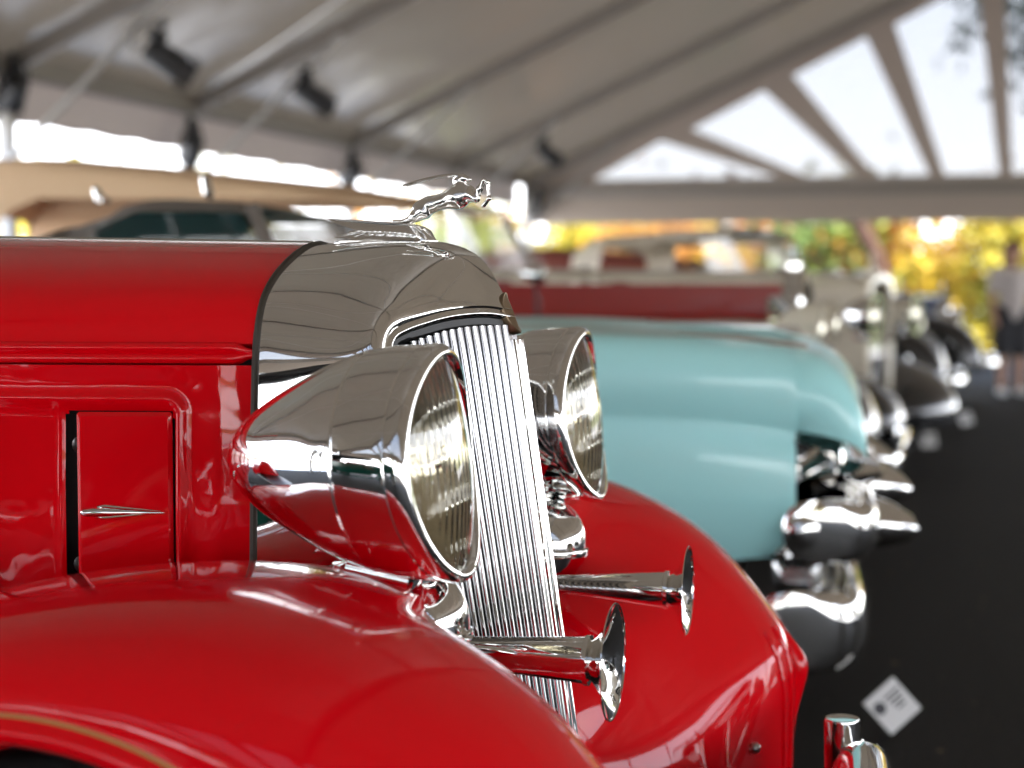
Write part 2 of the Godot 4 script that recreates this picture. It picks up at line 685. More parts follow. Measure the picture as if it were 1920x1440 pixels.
func marquee() -> void:
	var t := thing("marquee_tent", "long white frame tent with clear fan windows in its gable, over the cars", "tent")
	var zs := [-22.8, -19.1, -15.2, -11.3, -8.4, -4.2, -0.5, 3.4, 7.5]
	for i in zs.size() - 1:
		for s in [-1, 1]:
			var ex: float = RIDGE_X + s * 7.0
			obj("roof_panel", mesh_of(func(mb):
				var rows := []
				for k in 13:
					var x := lerpf(ex + s * 0.12, RIDGE_X, k / 12.0)
					var row := PackedVector3Array()
					for q in 9:
						var z := lerpf(zs[i] - (0.25 if i == 0 else 0.0), zs[i + 1] + (0.25 if i == zs.size() - 2 else 0.0), q / 8.0)
						var sag := -0.05 * sin(PI * q / 8.0) * sin(PI * k / 12.0)
						row.append(Vector3(x, roof_y(x) + 0.09 + sag, z))
					rows.append(row)
				mb.grid(rows, false, false, Vector3.UP)), M.fabric, t)
	for i in zs.size():
		var z: float = zs[i]
		for s in [-1, 1]:
			var ex: float = RIDGE_X + s * 7.0
			obj("rafter", mesh_of(func(mb): mb.bar(Vector3(ex, EAVE_Y - 0.02, z), Vector3(RIDGE_X, roof_y(RIDGE_X) - 0.02, z), 0.07, 0.13, 0.008)), M.alu, t)
			obj("post", mesh_of(func(mb): mb.box(Vector3(ex, EAVE_Y / 2, z), Vector3(0.1, EAVE_Y, 0.1), 0.01)), M.post, t)
			if i < zs.size() - 1:
				obj("brace", mesh_of(func(mb): mb.tube([Vector3(ex, 1.95, z + 0.06), Vector3(ex - s * 1.35, 2.66 + 1.35 * PITCH - 0.08, z + 0.06)], 0.025, 10)), M.post, t)
	for s in [-1, 1]:
		var ex: float = RIDGE_X + s * 7.0
		obj("eave_beam", mesh_of(func(mb): mb.bar(Vector3(ex, EAVE_Y, FAR_Z), Vector3(ex, EAVE_Y, NEAR_Z), 0.12, 0.14, 0.01)), M.alu, t)
		for i in zs.size() - 1:
			obj("valance", mesh_of(func(mb):
				var rows := []
				for k in 2:
					var row := PackedVector3Array()
					for q in 25:
						var z := lerpf(zs[i], zs[i + 1], q / 24.0)
						row.append(Vector3(ex + s * (0.13 + 0.012 * sin(q * 1.9) * (1 - k)), 2.3 + 0.42 * k + (0.008 * cos(TAU * q / 24.0 * 4.0) if k == 0 else 0.0), z))
					rows.append(row)
				mb.grid(rows, false, false, Vector3(s, 0, 0))), M.gable_fabric, t)
	obj("ridge_beam", mesh_of(func(mb): mb.bar(Vector3(RIDGE_X, roof_y(RIDGE_X), FAR_Z), Vector3(RIDGE_X, roof_y(RIDGE_X), NEAR_Z), 0.1, 0.14, 0.01)), M.alu, t)
	for i in [3, 5, 6, 7]:
		for s in [-1, 1]:
			var ex: float = RIDGE_X + s * 7.0
			var z0: float = zs[i]
			var z1: float = zs[i + 1]
			obj("brace_cable", mesh_of(func(mb):
				mb.tube([Vector3(ex, EAVE_Y + 0.02, z0), Vector3(RIDGE_X, roof_y(RIDGE_X) - 0.05, z1)], 0.008, 6)
				mb.tube([Vector3(ex, EAVE_Y + 0.02, z1), Vector3(RIDGE_X, roof_y(RIDGE_X) - 0.05, z0)], 0.008, 6)), M.steel, t)
	gable_wall(t, FAR_Z - 0.08)
	gable_wall(t, NEAR_Z + 0.08)
	for z in [FAR_Z, NEAR_Z]:
		obj("gable_beam", mesh_of(func(mb): mb.bar(Vector3(EAVE_X, 2.5, z), Vector3(2 * RIDGE_X - EAVE_X, 2.5, z), 0.1, 0.16, 0.01)), M.alu, t)
	# stage lamps: on the braces and at the eave
	var proto: Node3D
	var spots := [
		[Vector3(-4.5, 2.86, -8.3), 0.5, "black stage lamp nearest to the camera, hanging from the tent brace"],
		[Vector3(-4.62, 2.93, -11.24), 0.5, "black stage lamp on the second tent brace, left of the leaping figure"],
		[Vector3(-5.62, 2.68, -8.35), 2.4, "black stage lamp under the eave at the left edge"],
		[Vector3(-5.6, 2.5, -11.1), 2.2, "black stage lamp hanging from the eave beam above the tan soft top"],
		[Vector3(-5.6, 2.52, -15.0), 2.4, "small black stage lamp at the eave, third post along"],
		[Vector3(-4.5, 3.0, -19.05), 0.5, "small black stage lamp far along the eave, right of the leaping figure's back"],
		[Vector3(-5.45, 2.55, -22.5), 2.0, "black stage lamp in the far tent corner under the gable"],
	]
	for s in spots:
		var o: Node3D
		if proto == null:
			proto = thing("stage_lamp", s[2], "lamp", s[0], s[1], "black stage lamps under the tent roof")
			o = proto
			obj("clamp", mesh_of(func(mb):
				mb.box(Vector3(0, 0.02, 0), Vector3(0.07, 0.1, 0.07), 0.01)
				mb.tube([Vector3(0, 0, 0), Vector3(0, -0.12, 0)], 0.018, 8)), M.lamp_black, o)
			obj("yoke", mesh_of(func(mb):
				mb.tube(crv3([Vector3(0, -0.34, -0.14), Vector3(0, -0.2, -0.14), Vector3(0, -0.13, -0.1), Vector3(0, -0.12, 0), Vector3(0, -0.13, 0.1), Vector3(0, -0.2, 0.14), Vector3(0, -0.34, 0.14)], 4), 0.016, 6)), M.lamp_black, o)
			var d := Vector3(0.85, -0.52, 0).normalized()
			var can := obj("lamp_can", mesh_of(func(mb): mb.lathe([Vector2(-0.2, 0), Vector2(-0.2, 0.08), Vector2(-0.16, 0.13), Vector2(0.05, 0.15), Vector2(0.2, 0.155), Vector2(0.2, 0.14), Vector2(0.08, 0.13), Vector2(0.06, 0)], Vector3(0, -0.33, 0), d, 20)), M.lamp_black, o)
			obj("ballast_box", mesh_of(func(mb):
				mb.box(Vector3(0, -0.33, 0) - d * 0.12 + Vector3(0.05, 0.15, 0), Vector3(0.2, 0.12, 0.14), 0.015, Basis(Vector3(0, 0, 1), -0.55))
				mb.tube(crv3([Vector3(-0.2, -0.2, 0.02), Vector3(-0.32, -0.24, 0.06), Vector3(-0.26, -0.02, 0.04), Vector3(-0.05, 0.04, 0)], 6), 0.012, 6)), M.lamp_black, o)
			for q in 4:
				var e := d.cross(Vector3(0, 0, 1)).rotated(d, q * PI / 2 + 0.3) * 0.16
				obj("barn_door", mesh_of(func(mb): mb.box(Vector3(0, -0.33, 0) + d * 0.27 + e * 1.05, Vector3(0.2, 0.006, 0.17), 0.0, Basis(d.cross(e).normalized(), e.normalized(), d))), M.lamp_black, can)
		else:
			o = proto.duplicate()
			o.name = numbered("stage_lamp")
			add_child(o)
			o.position = s[0]
			o.rotation.y = s[1]
			o.set_meta("label", s[2])
		o.scale = Vector3.ONE * 0.64


func tree(label: String, at: Vector3, h: float, w: float, cols: Array, sd: int, leaves := 2600, leaf := 0.16, trunk_h := 0.35) -> void:
	var rng := RandomNumberGenerator.new()
	rng.seed = sd
	var t := thing("autumn_tree", label, "tree", at, 0.0, "trees and shrubs beyond the tent")
	var limbs := []
	obj("trunk", mesh_of(func(mb):
		mb.tube(crv3([Vector3(0, -0.1, 0), Vector3(0.06 * w, h * 0.25, 0.03), Vector3(-0.04 * w, h * 0.55, 0), Vector3(0, h * 0.8, 0.05)], 4), [0.05 * h, 0.045 * h, 0.042 * h, 0.04 * h, 0.036 * h, 0.033 * h, 0.03 * h, 0.026 * h, 0.022 * h, 0.018 * h, 0.014 * h, 0.01 * h, 0.006 * h], 8)
		for k in 7:
			var a := rng.randf() * TAU
			var y0 := h * rng.randf_range(0.25, 0.6)
			var e := Vector3(cos(a) * w * 0.38, y0 + h * rng.randf_range(0.1, 0.3), sin(a) * w * 0.38)
			limbs.append(e)
			mb.tube([Vector3(0, y0, 0), Vector3(0, y0, 0).lerp(e, 0.5) + Vector3(0, 0.1, 0), e], [0.016 * h, 0.011 * h, 0.004 * h], 6)), M.bark, t)
	var ov := PackedVector3Array()
	var on := PackedVector3Array()
	var oc := PackedColorArray()
	var clumps := []
	for k in 16:
		var a := rng.randf() * TAU
		var y := rng.randf_range(trunk_h, 0.95)
		var rr := w * 0.42 * sqrt(rng.randf()) * (1.0 - 0.5 * absf(y - 0.55))
		clumps.append([Vector3(cos(a) * rr, y * h, sin(a) * rr), w * rng.randf_range(0.12, 0.24), cols[rng.randi() % cols.size()]])
	for i in leaves:
		var c: Array = clumps[rng.randi() % clumps.size()]
		var d := Vector3(rng.randfn(), rng.randfn() * 0.8, rng.randfn()) * 0.62
		var p: Vector3 = c[0] + d * c[1]
		p.y = maxf(p.y, 0.05)
		var n := Vector3(rng.randfn(), rng.randfn() + 0.4, rng.randfn()).normalized()
		var e := n.cross(Vector3(rng.randfn(), rng.randfn(), rng.randfn())).normalized()
		var g := n.cross(e)
		var s := leaf * rng.randf_range(0.6, 1.3)
		var col: Color = c[2]
		col = Color(col.r, col.g, col.b) * rng.randf_range(0.4, 0.75)
		for q in [p - e * s, p + g * s * 0.5, p + e * s, p - e * s, p + e * s, p - g * s * 0.5]:
			ov.append(q)
			on.append(n)
			oc.append(col)
	var arr := []
	arr.resize(Mesh.ARRAY_MAX)
	arr[Mesh.ARRAY_VERTEX] = ov
	arr[Mesh.ARRAY_NORMAL] = on
	arr[Mesh.ARRAY_COLOR] = oc
	var am := ArrayMesh.new()
	am.add_surface_from_arrays(Mesh.PRIMITIVE_TRIANGLES, arr)
	if not M.has("leaf"):
		M.leaf = mat(1, 1, 1, 0.7)
		M.leaf.vertex_color_use_as_albedo = true
		M.leaf.backlight_enabled = true
		M.leaf.backlight = lin(0.25, 0.2, 0.03)
	var crown := obj("crown", am, M.leaf, t)
	crown.set_meta("kind", "stuff")


func outside() -> void:
	var Y := [Color(0.62, 0.4, 0.02), Color(0.55, 0.46, 0.03), Color(0.45, 0.42, 0.03)]
	var O := [Color(0.62, 0.24, 0.03), Color(0.65, 0.3, 0.05), Color(0.5, 0.22, 0.04)]
	var G := [Color(0.2, 0.28, 0.03), Color(0.3, 0.35, 0.04), Color(0.12, 0.2, 0.03)]
	var D := [Color(0.03, 0.07, 0.02), Color(0.05, 0.1, 0.03)]
	var row := [
		[-8.6, -29.0, 2.9, 3.0, G, "yellow-green shrub just right of the tent's far corner post"],
		[-6.6, -31.0, 3.1, 3.0, Y, "yellow shrub behind the leftmost gable window"],
		[-4.9, -29.5, 3.2, 2.8, O + [Y[0]], "orange and gold shrub above the maroon car's bonnet"],
		[-3.2, -31.0, 3.0, 2.8, O, "orange shrub left of the cream roadster's roof"],
		[-1.9, -29.5, 3.0, 2.4, G, "green shrub directly above the cream roadster's roof"],
		[-0.5, -31.0, 3.2, 2.4, O, "salmon orange shrub right of the leaning trunk"],
		[0.9, -29.0, 3.2, 2.8, Y, "bright yellow shrub left of the person"],
		[2.4, -30.0, 3.1, 2.6, G, "green shrub behind the person at the right edge"],
		[4.2, -31.0, 3.2, 3.0, Y, "golden shrub behind and right of the person"],
	]
	for i in row.size():
		var r: Array = row[i]
		tree(r[5], Vector3(r[0], 0, r[1]), r[2] * 0.78, r[3], r[4], 40 + i, 2600, 0.11, 0.08)
	var back := [[-12.0, -40.0, 3.6], [-7.0, -42.0, 3.5], [-2.0, -43.0, 3.5], [3.0, -42.0, 3.6], [8.0, -41.0, 3.6]]
	for i in back.size():
		tree(["golden shrub in the back row, far left", "golden shrub in the back row, second from left", "golden shrub in the middle of the back row", "golden shrub in the back row, second from right", "golden shrub in the back row, far right"][i], Vector3(back[i][0], 0, back[i][1]), back[i][2] * 0.78, 6.5, Y + O, 60 + i, 3200, 0.2, 0.05)
	tree("tall dark green tree whose branches show through the rightmost gable windows", Vector3(4.2, 0, -44.0), 11.0, 6.5, D, 81, 3000, 0.2, 0.5)
	tree("yellow tree low beyond the left side of the tent, seen under the tan soft top", Vector3(-12.5, 0, -22.0), 2.5, 6.0, Y, 82, 2600, 0.14, 0.05)
	# reflected only: trees beyond the near gable
	tree("green tree on the lawn behind the photographer", Vector3(-3.0, 0, 24.0), 7.0, 6.0, G, 83, 2600, 0.25)
	tree("yellow tree on the lawn behind the photographer", Vector3(5.0, 0, 22.0), 6.0, 5.0, Y, 84, 2600, 0.22)
	var tr := tag(obj("tree_trunk", mesh_of(func(mb): mb.tube(crv3([Vector3(-0.6, -0.1, -25.2), Vector3(-0.62, 0.9, -25.2), Vector3(-0.75, 1.5, -25.2), Vector3(-1.1, 2.2, -25.2), Vector3(-1.2, 2.7, -25.2)], 5), 0.12, 8)), M.bark), "slender leaning reddish-brown trunk above the cream roadster", "tree")


const JX := -0.287

# radiator shell profile at the bonnet joint: (half width z, height y), from the bottom to the crown
func joint_profile() -> Array:
	return crv2([Vector2(0.252, 0.55), Vector2(0.249, 0.7), Vector2(0.246, 0.842), Vector2(0.242, 0.95), Vector2(0.238, 1.044), Vector2(0.232, 1.111), Vector2(0.221, 1.151), Vector2(0.202, 1.181), Vector2(0.165, 1.207), Vector2(0.122, 1.226), Vector2(0.083, 1.239), Vector2(0.044, 1.248), Vector2(0.0, 1.252)], 4)


const GV := 0.52

func ridge_x(y: float) -> float:
	return -0.007 + (1.134 - y) * 0.144


func on_grille(z: float, y: float, out := 0.0) -> Vector3:
	var s := signf(z)
	return Vector3(ridge_x(y) - GV * absf(z), y, z) + Vector3(0.88, 0.12, 0.46 * s) * out


func opening_profile() -> Array:
	# the grille opening seen from the front: (z, y), from the bottom to the middle of the top
	return crv2([Vector2(0.125, 0.5), Vector2(0.15, 0.65), Vector2(0.172, 0.8), Vector2(0.192, 0.95), Vector2(0.207, 1.06), Vector2(0.211, 1.1), Vector2(0.203, 1.124), Vector2(0.186, 1.133), Vector2(0.16, 1.14), Vector2(0.12, 1.148), Vector2(0.08, 1.152), Vector2(0.04, 1.152), Vector2(0.0, 1.146)], 4)


func shell_point(i: int, n: int, jp: Vector2, op: Vector2, s: int, t: float) -> Vector3:
	var u := float(i) / (n - 1)
	var top := smoothstep(0.5, 1.0, u)
	var p0 := Vector3(JX + 0.01 * 0.0, jp.y, jp.x * s)
	var a: Vector2 = op
	# outward direction in the plane of the grille
	var ang := smoothstep(0.42, 0.62, u)
	var outz := cos(ang * PI / 2.0)
	var outy := sin(ang * PI / 2.0)
	var outw := Vector3(-GV * outz * 0.9 - 0.2 * outy, outy, outz * s).normalized()
	var e := on_grille(a.x * s + 0.0001 * s, a.y) + outw * 0.016
	var p1 := p0 + Vector3(lerpf(0.11, 0.26, top), 0.023 * top * top, 0.0)
	var p2 := e + (outw * 0.035 + Vector3(0.012, 0, 0)).lerp(Vector3(-0.048, 0.067, 0), top)
	return p0.bezier_interpolate(p1, p2, e, t)


func fender_mesh(mb: MB, crown: Array, wc: Vector2, rl: float, zc: float, s: int, d_in: Callable, w_in: float, w_out: float, m := 22, smooth_r = null) -> void:
	# crown: Vector2(x, y) front to back; the skin runs from the inner apron over the crown to the outer lip
	var rows := []
	for c in crown:
		var dir: Vector2 = (wc - c).normalized()
		var dl: float = maxf((wc - c).length() - rl, 0.05)
		var di: float = d_in.call(c)
		var row := PackedVector3Array()
		# the inner face leaves out the lipped nose of the crown line
		var ci: Vector2 = wc + (c - wc).normalized() * minf((c - wc).length(), smooth_r.call((c - wc).angle())) if smooth_r != null else c
		for k in m + 1:
			var th := -PI / 2.0 * (1.0 - pow(float(k) / m, 0.8))
			row.append(fender_inner(c, ci, th, dir, di, zc, w_in) * Vector3(1, 1, s))
		for k in range(1, m + 1):
			var th := PI / 2.0 * k / m
			var d := dl * pow(1.0 - cos(th), 1.15)
			row.append(Vector3(c.x + dir.x * d, c.y + dir.y * d, (zc + w_out * sin(th)) * s))
		for q in [Vector2(0.006, 0.004), Vector2(0.011, 0.012), Vector2(0.01, 0.021), Vector2(0.003, 0.027), Vector2(-0.006, 0.024), Vector2(-0.02, 0.02), Vector2(-0.06, 0.0)]:
			row.append(Vector3(c.x + dir.x * (dl + q.y), c.y + dir.y * (dl + q.y), (zc + w_out + q.x) * s))
		rows.append(row)
	mb.grid(rows, false, false, Vector3(0.2, 1.0, 0))


func fender_inner(c: Vector2, ci: Vector2, th: float, dir: Vector2, di: float, zc: float, w_in: float) -> Vector3:
	var d := di * (1.0 - cos(th))
	var q := c.lerp(ci, smoothstep(0.0, 0.7, absf(th)))
	return Vector3(q.x + dir.x * d, q.y + dir.y * d, zc + w_in * (1.0 + 0.45 * smoothstep(0.0, 0.25, c.x)) * sin(th))


func lens_flutes(mb: MB, o: Vector3, r: float, bulge: float, tilt: float) -> void:
	# pressed glass: fine vertical flutes and shallow arcs on a bulged solid disc
	var n := 48
	for back in 2:
		var rows := []
		for i in n + 1:
			var row := PackedVector3Array()
			var y := sin((-1.0 + 2.0 * i / n) * PI / 2.0)
			var half := sqrt(maxf(1.0 - y * y, 0.0))
			for j in 129:
				var z := (-1.0 + 2.0 * j / 128.0) * half
				var q := 1.0 - (y * y + z * z)
				var fl := 0.0
				if back:
					fl = -0.0045 + 0.0011 * absf(sin(z * 30.0)) * smoothstep(0.0, 0.2, q)
					fl += 0.0014 * maxf(0.0, sin((y + 0.25 * z * z) * 13.0)) * smoothstep(0.1, 0.4, q)
				row.append(o + Vector3(bulge * q + fl - tilt * y * r - 0.021 * z * z, y * r, z * r))
			rows.append(row)
		mb.grid(rows, false, false, Vector3.LEFT if back else Vector3.RIGHT)


func headlamp(root: Node3D, s: int, k := 0.105) -> void:
	var o := Vector3(0.018, 0.993, 0.38 * s)
	var R := 0.134
	var warp := func(p: Vector3) -> Vector3:
		var f := smoothstep(-0.26, 0.02, p.x)
		return p + Vector3((-k * (p.y - o.y) - 0.021 * pow((p.z - o.z) / R, 2.0)) * f, 0.0, 0.0)
	var prof := crv2([Vector2(-0.278, 0.0), Vector2(-0.273, 0.02), Vector2(-0.258, 0.041), Vector2(-0.235, 0.061), Vector2(-0.205, 0.08), Vector2(-0.168, 0.1), Vector2(-0.135, 0.115), Vector2(-0.105, 0.125), Vector2(-0.092, 0.129)], 5)
	var body := mesh_of(func(mb):
		var b: int = mb.lathe(prof + [Vector2(-0.09, 0.1275), Vector2(-0.088, 0.12)], o, Vector3.RIGHT, 72)
		mb.moved(b, warp), 30.0)
	var lamp := obj("headlamp", body, M.chrome, root)
	obj("lamp_rim", mesh_of(func(mb):
		var b: int = mb.lathe([Vector2(-0.09, 0.118), Vector2(-0.0895, 0.1285), Vector2(-0.087, 0.1298), Vector2(-0.06, 0.1335), Vector2(-0.034, 0.1352), Vector2(-0.022, 0.1355), Vector2(-0.0205, 0.134), Vector2(-0.019, 0.1362), Vector2(-0.01, 0.1372), Vector2(-0.002, 0.136), Vector2(0.003, 0.1325), Vector2(0.0045, 0.128), Vector2(0.003, 0.1235), Vector2(-0.002, 0.1208), Vector2(-0.009, 0.1195), Vector2(-0.016, 0.121)], o, Vector3.RIGHT, 72)
		mb.moved(b, warp), 40.0), M.chrome, lamp)
	obj("reflector", mesh_of(func(mb):
		var pr := []
		for q in 15:
			var r := 0.1245 * q / 14.0
			pr.append(Vector2(-0.085 + 0.075 * pow(r / 0.1245, 2.0), r))
		var b: int = mb.lathe(pr, o, Vector3.RIGHT, 48)
		mb.moved(b, warp)), M.silver, lamp)
	obj("bulb", mesh_of(func(mb): mb.lathe([Vector2(-0.085, 0.0), Vector2(-0.085, 0.012), Vector2(-0.06, 0.012), Vector2(-0.055, 0.016), Vector2(-0.035, 0.02), Vector2(-0.02, 0.014), Vector2(-0.014, 0.0)], o, Vector3.RIGHT, 16)), M.satin, lamp)
	obj("lens", mesh_of(func(mb): lens_flutes(mb, o + Vector3(-0.003, 0, 0), 0.1212, 0.014, k)), M.lamp_lens, lamp)
	# stand: foot on the apron, neck, ball and the tie bar to the shell
	obj("lamp_stand", mesh_of(func(mb):
		mb.lathe([Vector2(-0.1, 0.0), Vector2(-0.1, 0.052), Vector2(-0.085, 0.05), Vector2(-0.07, 0.036), Vector2(-0.055, 0.03), Vector2(-0.03, 0.03), Vector2(-0.015, 0.03), Vector2(0.005, 0.03), Vector2(0.01, 0.0)], Vector3(-0.1, 0.868, 0.38 * s), Vector3.UP, 28)
		mb.lathe([Vector2(-0.02, 0.0), Vector2(-0.02, 0.02), Vector2(-0.008, 0.032), Vector2(0.012, 0.034), Vector2(0.026, 0.02), Vector2(0.03, 0.0)], Vector3(-0.06, 0.842, 0.345 * s), Vector3.UP, 24)
		mb.tube(crv3([Vector3(-0.1, 0.85, 0.37 * s), Vector3(-0.13, 0.835, 0.3 * s), Vector3(-0.16, 0.82, 0.22 * s)], 5), 0.02, 14)
		mb.tube([Vector3(-0.105, 0.872, 0.4 * s), Vector3(-0.03, 0.856, 0.4 * s)], 0.012, 10)
		mb.lathe([Vector2(-0.012, 0.0), Vector2(-0.012, 0.01), Vector2(0.012, 0.01), Vector2(0.012, 0.0)], Vector3(-0.028, 0.85, 0.352 * s), Vector3.UP, 6)), M.chrome, root)
	# domed chrome cup below the lamp
	obj("chrome_dome", mesh_of(func(mb):
		var pr := []
		for q in 13:
			var a := PI / 2.0 * q / 12.0
			pr.append(Vector2(0.068 * cos(a) + 0.004, 0.056 * sin(a)))
		mb.lathe(pr + [Vector2(0.002, 0.0595), Vector2(-0.003, 0.061), Vector2(-0.008, 0.0595), Vector2(-0.009, 0.05), Vector2(-0.004, 0.0)], Vector3(-0.037, 0.79, 0.33 * s), Vector3(0.06, 1, 0), 40)
		mb.tube([Vector3(-0.09, 0.80, 0.33 * s), Vector3(-0.16, 0.80, 0.33 * s), Vector3(-0.22, 0.79, 0.32 * s)], [0.03, 0.026, 0.02], 16)), M.chrome, root)
	obj("dome_mount", mesh_of(func(mb): mb.lathe([Vector2(-0.06, 0.0), Vector2(-0.06, 0.03), Vector2(-0.012, 0.036), Vector2(-0.01, 0.0)], Vector3(-0.04, 0.79, 0.33 * s), Vector3.UP, 16)), M.black, root)


func trumpet(root: Node3D, s: int) -> void:
	var near := s > 0
	var y := 0.742 if near else 0.747
	var z := 0.24 * s
	var xb := 0.174 if near else 0.19
	var R := 0.0715 if near else 0.066
	var rt := 0.0285 if near else 0.026
	var o := Vector3(xb, y, z)
	var ax := Vector3(1, -0.01, 0.02 * s)
	var h := obj("horn", mesh_of(func(mb): mb.lathe([Vector2(-0.33, 0.0), Vector2(-0.33, 0.008), Vector2(-0.2, 0.013 if not near else 0.018), Vector2(-0.1, 0.021 if not near else 0.024), Vector2(-0.034, rt), Vector2(-0.033, rt + 0.0022), Vector2(-0.0275, rt + 0.0022), Vector2(-0.027, rt - 0.001), Vector2(-0.026, 0.0)], o, ax, 40), 25.0), M.chrome, root)
	var bell := []
	for q in 21:
		var t := q / 20.0
		bell.append(Vector2(lerpf(-0.034, 0.0, pow(t, 0.85)), lerpf(rt - 0.007, R, pow(t, 1.9) * 0.9 + 0.1 * t)))
	var inner := []
	for q in range(20, -1, -1):
		inner.append(bell[q] + Vector2(-0.0005, -0.0022))
	obj("bell", mesh_of(func(mb): mb.lathe(bell + [Vector2(0.0012, R - 0.0004), Vector2(0.0012, R - 0.002)] + inner, o, ax, 56), 35.0), M.chrome, h)
	obj("throat", mesh_of(func(mb): mb.lathe([Vector2(-0.032, 0.0), Vector2(-0.03, rt - 0.011)], o, ax, 24)), M.black, h)


func wheel(root: Node3D, at: Vector3, r: float, w: float, s: int, hubm: Material, rimm: Material) -> void:
	var ax := Vector3(0, 0, s)
	var wh := obj("wheel", mesh_of(func(mb): mb.lathe([Vector2(-w / 2, 0), Vector2(-w / 2, r * 0.62), Vector2(-w / 2, r * 0.9), Vector2(-w * 0.36, r * 0.975), Vector2(-w * 0.2, r), Vector2(w * 0.2, r), Vector2(w * 0.36, r * 0.975), Vector2(w / 2, r * 0.9), Vector2(w * 0.5, r * 0.7), Vector2(w * 0.38, r * 0.64), Vector2(w * 0.1, r * 0.62), Vector2(w * 0.1, 0)], at, ax, 32)), M.rubber, root)
	obj("wheel_rim", mesh_of(func(mb):
		mb.lathe([Vector2(w * 0.1, r * 0.66), Vector2(w * 0.4, r * 0.66), Vector2(w * 0.42, r * 0.62), Vector2(w * 0.3, r * 0.57), Vector2(w * 0.12, r * 0.56)], at, ax, 32)
		for k in 24:
			var a := TAU * k / 24.0
			var e := Vector3(cos(a), sin(a), 0)
			mb.bar(at + ax * w * 0.35 + e * r * 0.15, at + ax * w * 0.2 + e.rotated(Vector3(0, 0, 1), 0.2 * (1 if k % 2 else -1)) * r * 0.6, 0.006, 0.006)), rimm, wh)
	obj("hub_cap", mesh_of(func(mb): mb.lathe([Vector2(w * 0.1, r * 0.22), Vector2(w * 0.4, r * 0.2), Vector2(w * 0.52, r * 0.15), Vector2(w * 0.58, 0)], at, ax, 24)), hubm, wh)


func hood_half(x: float) -> float:
	return 0.243 + 0.16 * maxf(JX - x, 0.0)


